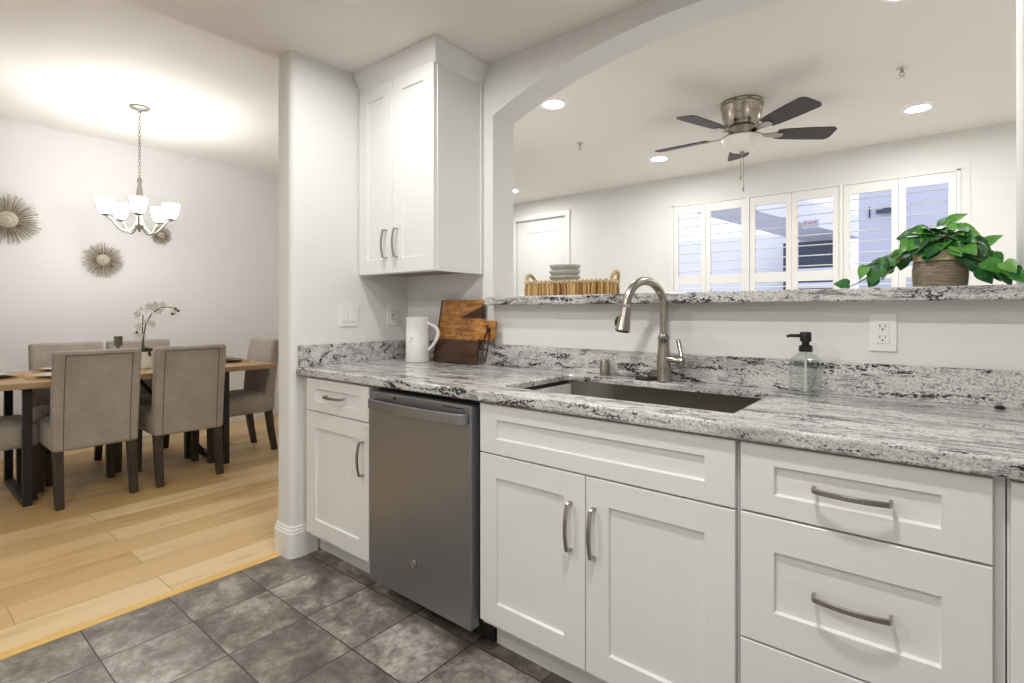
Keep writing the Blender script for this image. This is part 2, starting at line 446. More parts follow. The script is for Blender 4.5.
struct('ceiling', MB().box(-2.53, EAST, SOUTH, YB, CZ, DZ+.1), M['ceiling'])
struct('ceiling.001', MB().box(XD-.1, -2.53, SOUTH, 3.06, DZ, DZ+.1), M['ceiling_dining'])
struct('ceiling.002', MB().box(-2.55, 2.6, YB, 4.95, CZ, CZ+.1).box(-4.4, -2.55, 3.06, 4.95, CZ, CZ+.1), M['ceiling_smooth'])
struct('wall_west', MB().box(XD-.1, XD, SOUTH, 3.06, 0, DZ), M['wall_warm'])
struct('baseboard_west', MB().box(XD, XD+.014, SOUTH, 2.98, 0, .11), M['trimw'], bevel=.004)
struct('wall_dining', MB().box(XD, -2.54, 2.98, 3.06, 0, DZ).box(-2.62, -2.54, YB, 2.98, 0, DZ), M['wall_warm'])
struct('wall_south', MB().box(XD-.1, EAST+.1, SOUTH-.1, SOUTH, 0, DZ), M['wall'])
struct('wall_east', MB().box(EAST, EAST+.1, SOUTH, YB, 0, CZ), M['wall'])
# living room
LY = 4.76
struct('wall_living_west', MB().box(-4.4, -4.3, 3.06, 4.95, 0, CZ), M['wall'])
struct('wall_living_east', MB().box(2.5, 2.6, YB, 4.95, 0, CZ).box(EAST, 2.6, YB-.1, YB, 0, CZ), M['wall'])
WX0, WX1, WZ0, WZ1 = -1.92, 0.14, 0.76, 2.165
DX0, DX1, DH = -3.79, -3.11, 2.217
mb = MB().box(-4.4, DX0-.012, LY, LY+.14, 0, CZ).box(DX1+.012, WX0, LY, LY+.14, 0, CZ).box(WX1, 2.6, LY, LY+.14, 0, CZ)
mb.box(WX0, WX1, LY, LY+.14, 0, WZ0).box(WX0, WX1, LY, LY+.14, WZ1, CZ).box(DX0-.012, DX1+.012, LY, LY+.14, DH+.012, CZ)
struct('wall_living_north', mb, M['wall'])

# living-room door with casing
dr = bpy.data.objects.new('door_1', None); COL.objects.link(dr); dr.location = ((DX0+DX1)/2, LY, 0); dr['kind'] = 'structure'
def panel_door(mb, x0, x1, y, z0, z1, panels, th=.035, rec=.008):
    """slab whose -Y face (at y) carries recessed panels"""
    mb.box(x0, x1, y+rec, y+th, z0, z1)
    xs = [x0, panels[0][0], panels[0][1], x1]
    mb.box(x0, xs[1], y, y+rec, z0, z1); mb.box(xs[2], x1, y, y+rec, z0, z1)
    zs = [z0]+[z for p in panels for z in (p[2], p[3])]+[z1]
    for a, b in zip(zs[::2], zs[1::2]): mb.box(xs[1], xs[2], y, y+rec, a, b)
    return mb
panel_door(MB(), DX0, DX1, LY+.025, .01, DH, [(DX0+.11, DX1-.13, .2, .95), (DX0+.11, DX1-.13, 1.07, DH-.14)]).build('door_panel', M['trimw'], dr)
MB().box(DX0-.06, DX0-.004, LY-.016, LY, 0, DH+.004).box(DX1+.004, DX1+.06, LY-.016, LY, 0, DH+.004).box(DX0-.06, DX1+.06, LY-.018, LY, DH+.004, DH+.06).build('door_casing', M['trimw'], dr)
MB().lathe([(.012, 0), (.012, .03), (.026, .04), (.026, .055), (.012, .065)], (DX0+.06, LY-.04, 1.0), 16, 'Y').build('door_knob', M['nickel'], dr, smooth=True)

# window with six shutters
win = bpy.data.objects.new('window_1', None); COL.objects.link(win); win.location = ((WX0+WX1)/2, LY, WZ0); win['kind'] = 'structure'
mb = MB()
fy0, fy1 = LY-.018, LY+.06
mb.box(WX0, WX0+.022, fy0, fy1, WZ0, WZ1).box(WX1-.022, WX1, fy0, fy1, WZ0, WZ1).box(WX0, WX1, fy0, fy1, WZ1-.012, WZ1).box(WX0, WX1, fy0, fy1, WZ0, WZ0+.03)
for x in (-1.243, -.563): mb.box(x-.012, x+.012, fy0-.004, fy1, WZ0, WZ1)
mb.build('window_frame', M['trimw'], win, bevel=.002)
MB().box(WX0, WX1, LY+.118, LY+.122, WZ0, WZ1).build('window_pane', M['pane'], win)
MB().box(WX0-.05, WX0-.001, LY-.006, LY, WZ0, WZ1).box(WX1+.001, WX1+.05, LY-.006, LY, WZ0, WZ1).box(WX0-.05, WX1+.05, LY-.006, LY, WZ1+.001, WZ1+.045).box(WX0-.06, WX1+.06, LY-.03, LY, WZ0-.08, WZ0-.001).build('window_casing', M['wall'], win)
edges = [(WX0+.024, -1.603), (-1.601, -1.257), (-1.229, -.908), (-.906, -.577), (-.549, -.206), (-.204, WX1-.024)]
for k, (a, b) in enumerate(edges):
    st = .042
    mb = MB().box(a, a+st, LY-.012, LY+.016, WZ0+.032, WZ1-.014).box(b-st, b, LY-.012, LY+.016, WZ0+.032, WZ1-.014)
    for z0, z1 in ((WZ0+.032, WZ0+.115), (1.425, 1.506), (2.078, WZ1-.014)): mb.box(a+st, b-st, LY-.012, LY+.016, z0, z1)
    sh = mb.build('shutter', M['trimw'], win, bevel=.002)
    for z0, z1 in ((WZ0+.115, 1.425), (1.506, 2.078)):
        n = 7
        for i in range(n):
            zc = z0+(z1-z0)*(i+.5)/n
            ang = math.radians(4)
            prof = [(-.040*math.cos(ang), -.040*math.sin(ang)), (0, .0045), (.040*math.cos(ang), .040*math.sin(ang)), (0, -.0045)]
            MB().loft([[(x, LY+.004+p, zc+q) for p, q in prof] for x in (a+st+.002, b-st-.002)]).build('louver', M['trimw'], sh)

# the covered patio seen through the shutters
struct('patio_floor', MB().box(-8, 6, 4.95, 14, -.1, -.02), M['ext_floor'])
struct('patio_wall', MB().box(-.70, 4.0, 7.4, 7.6, 0, 3.4), M['ext_lav'])
struct('patio_wall.001', MB().box(-7, -1.1, 10.0, 10.2, 0, 2.55).box(-1.1, 1.5, 11.5, 11.7, 0, 3.2), M['ext_white'])
struct('patio_beam', MB().hexa([(-3.2,6.6,2.75),(-2.6,6.6,2.75),(-.9,10,2.35),(-1.7,10,2.35)], [(-3.2,6.6,3.1),(-2.6,6.6,3.1),(-.9,10,2.7),(-1.7,10,2.7)]), M['ext_white'])
struct('patio_pillar', MB().box(-3.55, -3.05, 7.2, 7.6, 0, 3.3), M['ext_lav'])
st_ = MB().box(-1.94, -1.02, 9.5, 9.6, 0, 2.30).build('storefront', M['ext_dark'], None, origin=(-1.4, 9.55, 0))
tag(st_, 'dark shop front across the patio, seen through the middle shutters', 'shop front')
mb = MB()
for z in (1.55, 1.78): mb.box(-1.90, -1.06, 9.485, 9.5, z, z+.09)
mb.build('storefront_stripe', M['ext_white'], st_)
# EXIT sign: red letters on a pale plate
ex = thing('exit_sign', 'pale exit sign with red letters beyond the fourth shutter', 'sign', (-1.37, 8.4, 2.3))
MB().box(-1.47, -1.27, 8.42, 8.45, 2.36, 2.48).build('sign_plate', M['ext_lav'], ex, bevel=.004)
def letters(text, size, mat, parent, loc, rot, name, ext=.002):
    cu = bpy.data.curves.new(name, 'FONT'); cu.body = text; cu.size = size; cu.align_x = 'CENTER'; cu.align_y = 'CENTER'; cu.extrude = ext
    o = bpy.data.objects.new(name, cu); COL.objects.link(o)
    dg = bpy.context.evaluated_depsgraph_get(); me = bpy.data.meshes.new_from_object(o.evaluated_get(dg))
    bpy.data.objects.remove(o)
    me.materials.append(mat); q = bpy.data.objects.new(name, me); COL.objects.link(q); q.rotation_euler = rot
    q.parent = parent; off = Vector((0,0,0)); p = parent
    while p is not None: off += p.location; p = p.parent
    q.location = Vector(loc)-off
    return q
letters('EXIT', .085, M['ext_red'], ex, (-1.37, 8.417, 2.42), (PI/2, 0, 0), 'sign_letters')
MB().tube([(-1.37, 8.435, 2.48), (-1.37, 8.435, 2.9)], .01, 8).build('sign_hanger', M['ext_white'], ex)
struct('patio_beam.001', MB().box(-2.6, -.7, 8.36, 8.52, 2.9, 3.1), M['ext_lav'])
vs_ = thing('wall_bracket', 'small black bracket on the lavender patio wall behind the fifth shutter', 'bracket', (-.37, 7.4, 2.25))
MB().box(-.53, -.33, 7.36, 7.40, 2.32, 2.36).box(-.46, -.34, 7.33, 7.36, 2.31, 2.37).build('bracket_bar', M['ext_dark'], vs_, bevel=.004)
MB().box(-.60, -.585, 7.38, 7.40, 2.28, 2.40).build('bracket_end', M['ext_dark'], vs_)

# ------------------------------------------------------------------ cabinets
def shaker(mb, x0, x1, z0, z1, y=YD, st=.073, rt=None, th=.02, rec=.009):
    rt = rt or st
    O = [(x0, z0), (x1, z0), (x1, z1), (x0, z1)]; I = [(x0+st, z0+rt), (x1-st, z0+rt), (x1-st, z1-rt), (x0+st, z1-rt)]
    c = .0035; J = [(I[0][0]+c, I[0][1]+c), (I[1][0]-c, I[1][1]+c), (I[2][0]-c, I[2][1]-c), (I[3][0]+c, I[3][1]-c)]
    e = .0015; E = [(x0+e, z0+e), (x1-e, z0+e), (x1-e, z1-e), (x0+e, z1-e)]
    ring = lambda L, yy: [(x, yy, z) for x, z in L]
    return mb.loft([ring(O, y+th), ring(O, y+e), ring(E, y), ring(I, y), ring(J, y+rec)])
def pull(parent, cx, y, cz, length=.137, vertical=False, label=None):
    """arched bar pull standing off a face at y"""
    pts = []; n = 10; h = length/2
    pts.append((-h, 0)); pts.append((-h, .020))
    for i in range(n+1):
        s_ = -h+2*h*i/n; pts.append((s_*.97, .024+.010*(1-(s_/h)**2)))
    pts += [(h, .020), (h, 0)]
    if vertical: P = [(cx, y-d, cz+s_) for s_, d in pts]; up = (1, 0, 0)
    else: P = [(cx+s_, y-d, cz) for s_, d in pts]; up = (0, 0, 1)
    return MB().tube(P, .007, w=.011, up=up).build('handle', M['nickel_handle'], parent, bevel=.0015)

# base cabinet at the wall
BT = .876
c1 = thing('base_cabinet', 'narrow white base cabinet between the left wall and the dishwasher', 'cabinet', (-2.07, 1.6, 0))
MB().box(-2.316, -1.824, YD+.022, 1.95, .115, BT-.001).box(XL+.002, -2.316, YD+.05, 1.95, .115, BT-.001).build('body', M['cab'], c1)
MB().box(XL+.002, -1.824, 1.42, 1.44, 0.0, .115).build('toe_kick', M['cab'], c1)
d = shaker(MB(), -2.314, -1.826, .717, .866, rt=.045).build('drawer', M['cab'], c1); pull(d, -2.068, YD, .795, .135)
d = shaker(MB(), -2.314, -1.826, .138, .712).build('door', M['cab'], c1); pull(d, -1.862, YD, .562, .139, True)

# dishwasher
DY = 1.287
dw = thing('dishwasher', 'stainless steel dishwasher with an arched bar handle under the counter', 'dishwasher', (-1.52, 1.6, 0))
MB().box(-1.80, -1.212, YD+.03, 1.93, .10, .862).build('tub', M['gap'], dw)
dd = MB().box(-1.789, -1.222, DY, DY+.045, .092, .857).build('door', M['steel_dw'], dw, bevel=.004)
MB().box(-1.36, -1.255, DY-.0006, DY+.002, .842, .846).build('control_marking', M['gap'], dd)
MB().box(-1.81, -1.215, 1.40, 1.42, .005, .10).build('toe_panel', M['gap'], dw)
pts = [(-1.762, DY, .812), (-1.762, DY-.020, .812)]
for i in range(13):
    s_ = -1+2*i/12; pts.append((-1.501+.251*s_, DY-.026-.020*(1-s_*s_), .812))
pts += [(-1.240, DY-.022, .812), (-1.240, DY, .812)]
MB().tube(pts, .014, w=.038, up=(0, 0, 1)).build('handle', M['steel_dw'], dw, bevel=.003)
bd = MB().lathe([(.0165, 0), (.0165, .003), (.014, .004)], (-1.512, DY-.004, .237), 24, 'Y').build('badge', M['nickel_handle'], dd, smooth=True)
mb = MB()
for a in range(0, 360, 45):
    pass
# monogram: two looped strokes inside a thin ring
ringp = [(-1.512+.0135*math.cos(2*PI*i/24), DY-.0045, .237+.0135*math.sin(2*PI*i/24)) for i in range(25)]
mb.tube(ringp, .0006, 6)
for sx in (-1, 1):
    lp = [(-1.512+sx*.0045+.004*math.cos(a)*(1 if sx < 0 else .8), DY-.0045, .237+.006*math.sin(a)) for a in [0.5+i*5.2/14 for i in range(15)]]
    mb.tube(lp, .0006, 6)
mb.tube([(-1.518, DY-.0045, .2365), (-1.513, DY-.0045, .2365)], .0006, 6)
MB.build(mb, 'badge_monogram', M['chrome'], dd)
MB().lathe([(.006, 0), (.006, .002)], (-1.628, DY-.002, .842), 16, 'Y').build('indicator', M['black'], dd)

# sink cabinet (hollow)
c2 = thing('sink_cabinet', 'wide white sink base cabinet with two doors below a false drawer front', 'cabinet', (-.785, 1.6, 0))
MB().box(-1.204, -1.186, YD+.022, 1.94, .115, BT-.001).box(-.386, -.368, YD+.022, 1.94, .115, BT-.001).box(-1.186, -.386, YD+.022, 1.94, .115, .133).box(-1.186, -.386, 1.92, 1.94, .133, BT-.001).box(-1.186, -.386, YD+.022, YD+.032, .66, .71).build('body', M['cab'], c2)
MB().box(-1.21, -.368, 1.41, 1.43, 0.0, .115).build('toe_kick', M['cab'], c2)
shaker(MB(), -1.201, -.372, .706, .870, rt=.05).build('false_front', M['cab'], c2)
d = shaker(MB(), -1.201, -.7885, .136, .701).build('door', M['cab'], c2); pull(d, -.836, YD, .546, .139, True)
d = shaker(MB(), -.7855, -.372, .136, .701).build('door', M['cab'], c2); pull(d, -.757, YD, .546, .139, True)

# three-drawer cabinet
c3 = thing('drawer_cabinet', 'white base cabinet with three stacked drawers right of the sink cabinet', 'cabinet', (-.137, 1.6, 0))
MB().box(-.3665, .102, YD+.022, 1.94, .115, BT-.001).build('body', M['cab'], c3)
MB().box(-.3665, .102, 1.41, 1.43, 0.0, .115).build('toe_kick', M['cab'], c3)
for z0, z1, rt, hz in ((.709, .870, .047, .791), (.408, .704, .078, .557), (.136, .403, .078, .27)):
    d = shaker(MB(), -.360, .084, z0, z1, rt=rt).build('drawer', M['cab'], c3); pull(d, -.137, YD, hz, .137)
# next cabinet at the frame edge
c4 = thing('base_cabinet', 'white base cabinet with one tall plain door at the right edge, past the drawers', 'cabinet', (.45, 1.6, 0))
MB().box(.1045, .80, YD+.022, 1.94, .115, BT-.001).build('body', M['cab'], c4)
MB().box(.1045, .80, 1.41, 1.43, 0.0, .115).build('toe_kick', M['cab'], c4)
d = shaker(MB(), .108, .55, .136, .870).build('door', M['cab'], c4); pull(d, .51, YD, .70, .137, True)

# upper cabinet
UX0, UX1, UY, UZ0, UZ1 = XL+.003, -1.795, 1.645, 1.369, 2.346
uc = thing('wall_cabinet', 'white two-door wall cabinet hung beside the arched opening', 'cabinet', ((UX0+UX1)/2, 1.8, UZ0))
MB().box(UX0, UX1, UY+.022, YW-.002, UZ0+.018, UZ1).box(UX0, UX1, UY+.022, UY+.04, UZ0, UZ0+.018).box(UX1-.018, UX1, UY+.04, YW-.002, UZ0, UZ0+.018).box(UX1-.03, UX1+.006, YW-.022, YW-.002, UZ0, UZ1).build('body', M['cab'], uc, bevel=.0015)
MB().box(UX0+.002, UX1-.02, UY+.042, YW-.004, UZ0+.012, UZ0+.0178).build('bottom_panel', M['rawwood'], uc)
d = shaker(MB(), UX0+.004, -2.102, UZ0+.002, UZ1-.004, y=UY, st=.07, rt=.072).build('door', M['cab'], uc); pull(d, -2.146, UY, 1.518, .139, True)
d = shaker(MB(), -2.099, UX1-.004, UZ0+.002, UZ1-.004, y=UY, st=.07, rt=.072).build('door', M['cab'], uc); pull(d, -2.058, UY, 1.518, .139, True)
mb = MB()
prof = [(0.0, UZ1-.012), (.008, UZ1), (.014, UZ1+.012), (.040, CZ-.022), (.044, CZ-.012), (.044, CZ-.001)]
rings = []
for o_, z in prof:
    rings.append([(UX0, UY-o_+.01, z), (UX1+o_, UY-o_+.01, z), (UX1+o_, YW-.002, z), (UX0, YW-.002, z)])
mb.loft(rings).build('crown', M['cab'], uc)

# ------------------------------------------------------------------ granite
CT = .914
SX0, SX1, SY0, SY1 = -1.20, -.412, 1.418, 1.859
ct = thing('countertop', 'long grey and white granite countertop with backsplash over the base cabinets', 'countertop', (-.8, 1.6, BT))
def rrect(x0, x1, y0, y1, r, n=4):
    out = []
    for cx, cy, a0 in ((x1-r, y1-r, 0), (x0+r, y1-r, PI/2), (x0+r, y0+r, PI), (x1-r, y0+r, 1.5*PI)):
        out += [(cx+r*math.cos(a0+PI/2*i/n), cy+r*math.sin(a0+PI/2*i/n)) for i in range(n+1)]
    return out
inner = rrect(SX0, SX1, SY0, SY1, .012)
ox0, ox1, oy0, oy1 = XL+.002, 1.2, 1.292, YW-.002
q = len(inner)//4
outer = []
for i, (x, y) in enumerate(inner):
    k = i//q; outer.append([(ox1, oy1), (ox0, oy1), (ox0, oy0), (ox1, oy0)][k])
mb = MB(); bm = mb.bm
def ring3(L, z): return [bm.verts.new((x, y, z)) for x, y in L]
OC = [(ox1, oy1), (ox0, oy1), (ox0, oy0), (ox1, oy0)]
ot, ob = ring3(OC, CT), ring3(OC, BT); it, ib = ring3(inner, CT), ring3(inner, BT)
n = len(inner)
for k in range(4):
    arc = list(range(k*q, (k+1)*q)); nk = (k+1) % 4; nxt = (nk*q) % n
    for o_, i_ in ((ot, it), (ob, ib)):
        for a, b in zip(arc, arc[1:]): bm.faces.new((o_[k], i_[a], i_[b]))
        bm.faces.new((o_[k], i_[arc[-1]], i_[nxt], o_[nk]))
    bm.faces.new((ot[k], ot[nk], ob[nk], ob[k]))
for i in range(n): bm.faces.new((it[i], it[(i+1) % n], ib[(i+1) % n], ib[i]))
mb.build('slab', M['granite'], ct, bevel=.007, seg=3)
MB().box(XL+.022, 1.2, YW-.022, YW-.001, CT, 1.017).build('backsplash', M['granite'], ct, bevel=.002)
MB().box(XL+.001, XL+.021, oy0+.012, YW-.001, CT, 1.017).build('backsplash', M['granite'], ct, bevel=.002)
bl = MB().box(OX0+.004, OX1-.002, 1.908, 2.30, LEDGE_B, LEDGE_T).build('bar_ledge', M['granite'], None, bevel=.006, seg=3, origin=(-.77, 2.1, LEDGE_B))
tag(bl, 'raised granite bar ledge in the arched opening above the sink', 'ledge')

# sink
sk = thing('kitchen_sink', 'rectangular stainless undermount sink set in the granite counter', 'sink', (-.80, 1.635, .68))
def rr(x0, x1, y0, y1, r, z): return [(x, y, z) for x, y in rrect(x0, x1, y0, y1, r, 5)]
g = .004
MB().loft([rr(SX0+.0005, SX1-.0005, SY0+.0005, SY1-.0005, .012, CT-.022), rr(SX0+.003, SX1-.003, SY0+.003, SY1-.003, .012, CT-.022), rr(SX0+.003, SX1-.003, SY0+.003, SY1-.003, .012, .70), rr(SX0+.016, SX1-.016, SY0+.016, SY1-.016, .012, .684), rr(-.82, -.78, 1.615, 1.655, .018, .678)], cap0=False, cap1=True).build('basin', M['steel_sink'], sk, smooth=True)
MB().lathe([(.057, .684), (.055, .688), (.042, .6885), (.040, .681), (.001, .681)], (-.80, 1.635, 0), 32).build('drain', M['steel_sink'], sk, smooth=True)

# faucet
FX, FY = -.793, 1.888
fc = thing('kitchen_faucet', 'brushed nickel gooseneck faucet behind the sink', 'faucet', (FX, FY, CT))
MB().lathe([(.0275, CT), (.0275, CT+.006), (.0265, CT+.011), (.0265, CT+.05), (.026, CT+.09), (.0215, CT+.13), (.0205, CT+.158), (.0225, CT+.161), (.0225, CT+.170), (.019, CT+.174), (.017, CT+.178)], (FX, FY, 0), 36).build('body', M['nickel'], fc, smooth=True)
dirv = Vector((-.06, -.195, 0)).normalized(); rad = .1; top_z = 1.307-.016
cz = top_z-rad
pts = [Vector((FX, FY, CT+.172)), Vector((FX, FY, CT+.21)), Vector((FX, FY, cz-.03))]
for i in range(0, 25):
    a = PI*i/24*.955
    pts.append(Vector((FX, FY, cz))+dirv*(rad-rad*math.cos(a))+Vector((0, 0, rad*math.sin(a))))
sp = MB().tube(pts, .0155, 20).build('spout', M['nickel'], fc, smooth=True)
e = pts[-1]; tdir = (pts[-1]-pts[-2]).normalized()
hp = [e, e+tdir*.012, e+tdir*.018, e+tdir*.05, e+tdir*.085, e+tdir*.098]
MB().tube([e-tdir*.004, e+tdir*.004], [.0185, .0185], 24).tube(hp[1:], [.0165, .0175, .0205, .0255, .0265], 24).build('spray_head', M['nickel'], fc, smooth=True)
MB().tube([e+tdir*.096, e+tdir*.101], [.023, .021], 20).build('spray_face', M['black'], fc, smooth=True)
b0 = e+tdir*.045-Vector((.0195, .006, 0)); b1 = e+tdir*.078-Vector((.024, .006, 0))
MB().tube([b0, (b0+b1)/2-Vector((.003, 0, 0)), b1], [.006, .008, .006], 10).build('spray_button', M['black'], fc, smooth=True)
hz = CT+.083
hb = MB().tube([(FX+.015, FY, hz), (FX+.03, FY-.004, hz), (FX+.074, FY-.012, hz), (FX+.082, FY-.013, hz)], [.019, .019, .0185, .013], 20).build('handle_barrel', M['nickel'], fc, smooth=True)
MB().tube([(FX+.073, FY-.012, hz+.004), (FX+.066, FY-.002, hz+.03), (FX+.052, FY+.012, hz+.070), (FX+.049, FY+.014, hz+.078)], [.009, .0075, .0085, .006], 14).build('handle', M['nickel'], fc, smooth=True)
# air gap and stopper
ag = MB().lathe([(.0215, CT), (.0215, CT+.062), (.0195, CT+.067), (.001, CT+.068)], (-1.062, 1.922, 0), 28).build('air_gap', M['nickel'], None, smooth=True, origin=(-1.062, 1.922, CT))
tag(ag, 'short brushed nickel air gap cap left of the faucet', 'air gap')
ss = thing('sink_stopper', 'black rubber sink stopper lying between the sink and the faucet', 'stopper', (-.872, 1.908, CT))
MB().lathe([(.040, CT), (.043, CT+.006), (.040, CT+.012), (.001, CT+.013)], (-.872, 1.908, 0), 28).build('flange', M['black'], ss, smooth=True)
MB().lathe([(.014, CT+.013), (.012, CT+.022), (.024, CT+.026), (.024, CT+.030), (.001, CT+.031)], (-.872, 1.908, 0), 24).build('knob', M['nickel'], ss, smooth=True)
bh = MB()  # cluster of black balls standing for a dark spot by the backsplash
random.seed(4)
for i in range(7):
    a = random.uniform(0, 6.28); r_ = random.uniform(0, .008)
    bh.ball((.135+r_*math.cos(a)*1.4, 1.935+r_*math.sin(a)*.5, CT+.004), .006, 8, 5)
o = bh.build('black_lump', M['black'], None, smooth=True, origin=(.135, 1.935, CT))
tag(o, 'small black lump lying against the backsplash at the far right of the counter', 'plug')

# soap dispenser
SPX, SPY = -.318, 1.872
sd = thing('soap_dispenser', 'clear glass soap dispenser with a black pump on the counter', 'soap dispenser', (SPX, SPY, CT))
def sq(h, r, z): return [(x, y, z) for x, y in rrect(SPX-h, SPX+h, SPY-h*.8, SPY+h*.8, r, 5)]
prof = [(.036, .018, CT+.001), (.043, .02, CT+.005), (.043, .02, CT+.108), (.038, .02, CT+.118), (.022, .015, CT+.130), (.0175, .0138, CT+.134), (.0175, .0138, CT+.140)]
bo = MB().loft([sq(*p) for p in prof], True, False).build('bottle', M['bottle'], sd, smooth=True)
mb = MB()
for i in range(9): mb.box(SPX-.043, SPX+.0, SPY-.0352, SPY-.0346, CT+.02+.009*i, CT+.0215+.009*i)
mb.build('bottle_ridge', M['paleceramic'], bo)
MB().tube([(SPX, SPY, CT+.012), (SPX, SPY, CT+.14)], .003, 8).build('dip_tube', M['plate'], sd)
MB().lathe([(.0195, CT+.138), (.0195, CT+.154), (.016, CT+.158), (.011, CT+.160), (.011, CT+.172)], (SPX, SPY, 0), 24).build('collar', M['black'], sd, smooth=True)
MB().lathe([(.0155, CT+.170), (.0165, CT+.174), (.0165, CT+.196), (.014, CT+.200), (.001, CT+.201)], (SPX, SPY, 0), 24).tube([(SPX-.01, SPY-.004, CT+.188), (SPX-.042, SPY-.018, CT+.188), (SPX-.050, SPY-.022, CT+.185)], [.0055, .005, .004], 10).build('pump', M['black'], sd, smooth=True)

# pitcher
PX, PY = -2.122, 1.83
pt = thing('pitcher', 'tall white ceramic pitcher with a loop handle on the counter corner', 'pitcher', (PX, PY, CT))
H_ = .236
MB().lathe([(.001, CT+.001), (.060, CT+.001), (.064, CT+.006), (.0635, CT+.12), (.062, CT+H_-.012), (.0645, CT+H_-.004), (.064, CT+H_), (.059, CT+H_), (.058, CT+H_-.02), (.058, CT+.012), (.001, CT+.010)], (PX, PY, 0), 40, cap0=False, cap1=False).build('body', M['ceramic'], pt, smooth=True)
hd = Vector((.94, .34, 0)).normalized()
hp = []
for i in range(17):
    a = i/16; z = CT+.205-.145*a+.018*math.sin(PI*a); out = .058+.062*math.sin(PI*min(1, a*1.02))**.75
    hp.append(Vector((PX, PY, z))+hd*out)
MB().tube(hp, [.008+.002*math.sin(PI*i/16) for i in range(17)], 14).build('handle', M['ceramic'], pt, smooth=True)
# small printed mark facing the room
fd = Vector((.62, -.78, 0)).normalized(); td = Vector((fd.y*-1, fd.x, 0))
C0 = Vector((PX, PY, CT+.122))+fd*.0637-td*.020
mb = MB()
mb.tube([C0+td*-.006+Vector((0,0,.008)), C0+td*.004+Vector((0,0,.008)), C0+td*.005+Vector((0,0,.004)), C0+td*.0+Vector((0,0,.001)), C0+td*-.001+Vector((0,0,-.005))], .0009, 6)
mb.tube([C0+td*-.012+Vector((0,0,-.012)), C0+td*-.004+Vector((0,0,-.013))], .0012, 6)
mb.build('printed_mark', M['greyglass'], pt)

# cutting board leaning on the wall, local frame then tilted
cb = thing('cutting_board', 'brown wooden cutting board, darker below, leaning against the wall beside the pitcher', 'cutting board', (0, 0, 0))
t_ = .02
outl = [(-.148, 0), (.146, 0), (.146, .128), (.158, .122), (.236, .120), (.242, .126), (.242, .214), (.236, .221), (.160, .221), (.146, .226), (.146, .326), (-.148, .326)]
mb = MB(); mb.loft([[(x, 0, z) for x, z in outl], [(x, t_, z) for x, z in outl]])
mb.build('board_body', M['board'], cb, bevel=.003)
ho = MB().lathe([(.010, -.0012), (.015, -.0012), (.015, .0), (.010, .0)], (.205, 0, .170), 24, 'Y', False, False).build('hole_rim', M['gap'], cb)
MB().lathe([(.001, -.0008), (.0115, -.0008), (.0115, 0), (.001, 0)], (.205, 0, .170), 24, 'Y', False, False).build('hole', M['gap'], cb)
mb = MB()
mb.tube([(.205, -.004, .170), (.196, -.010, .150), (.190, -.014, .10), (.200, -.014, .045), (.214, -.012, .012)], .003, w=.009, up=(0, -1, 0))
mb.tube([(.205, -.004, .172), (.222, -.010, .150), (.226, -.016, .10), (.222, -.016, .05), (.216, -.012, .012)], .003, w=.009, up=(0, -1, 0))
mb.tube([(.195, -.006, .195), (.205, -.008, .165), (.213, -.006, .150)], .004, w=.012, up=(0, -1, 0))
mb.build('leather_strap', M['leather'], cb)
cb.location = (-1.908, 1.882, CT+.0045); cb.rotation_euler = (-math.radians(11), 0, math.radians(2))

# ------------------------------------------------------------------ switch plate and outlets
def plate_y(name, label, x0, x1, z0, z1):
    t = thing(name, label, 'outlet', ((x0+x1)/2, YW, (z0+z1)/2))
    cx, cz_ = (x0+x1)/2, (z0+z1)/2
    MB().box(x0, x1, YW-.006, YW-.0005, z0, z1).build('cover_plate', M['plate'], t, bevel=.003)
    rc = MB().box(cx-.0168, cx+.0168, YW-.0085, YW-.005, cz_-.034, cz_+.034).build('receptacle', M['plate'], t, bevel=.001)
    mb = MB()
    for dz in (.017, -.017):
        mb.box(cx-.0078, cx-.0058, YW-.0090, YW-.0080, cz_+dz-.001, cz_+dz+.008).box(cx+.0058, cx+.0078, YW-.0090, YW-.0080, cz_+dz-.001, cz_+dz+.008)
        mb.lathe([(.0026, -.0090), (.0026, -.0080)], (cx, YW, cz_+dz-.007), 10, 'Y')
    mb.build('slot', M['gap'], rc)
    return t
plate_y('wall_outlet', 'white double outlet on the wall behind the soap dispenser', -.161, -.089, 1.055, 1.173)
t = thing('light_switch', 'white double rocker switch plate on the left wall', 'light switch', (XL, 1.584, 1.16))
MB().box(XL+.0005, XL+.006, 1.524, 1.644, 1.101, 1.22).build('cover_plate', M['plate'], t, bevel=.003)
for yc in (1.561, 1.607): MB().box(XL+.005, XL+.0095, yc-.0168, yc+.0168, 1.1265, 1.1945).build('rocker', M['plate'], t, bevel=.001)
t = thing('wall_outlet', 'white outlet on the left wall in the shade of the wall cabinet', 'outlet', (XL, 1.867, 1.16))
MB().box(XL+.0005, XL+.006, 1.83, 1.905, 1.10, 1.22).build('cover_plate', M['plate'], t, bevel=.003)
rc = MB().box(XL+.005, XL+.0085, 1.8507, 1.8843, 1.126, 1.194).build('receptacle', M['plate'], t, bevel=.001)
mb = MB()
for dz in (.022, -.022): mb.box(XL+.008, XL+.009, 1.8595, 1.8615, 1.16+dz-.004, 1.16+dz+.005).box(XL+.008, XL+.009, 1.8735, 1.8755, 1.16+dz-.004, 1.16+dz+.005)
mb.box(XL+.008, XL+.009, 1.864, 1.871, 1.153, 1.167); mb.build('slot', M['gap'], rc)

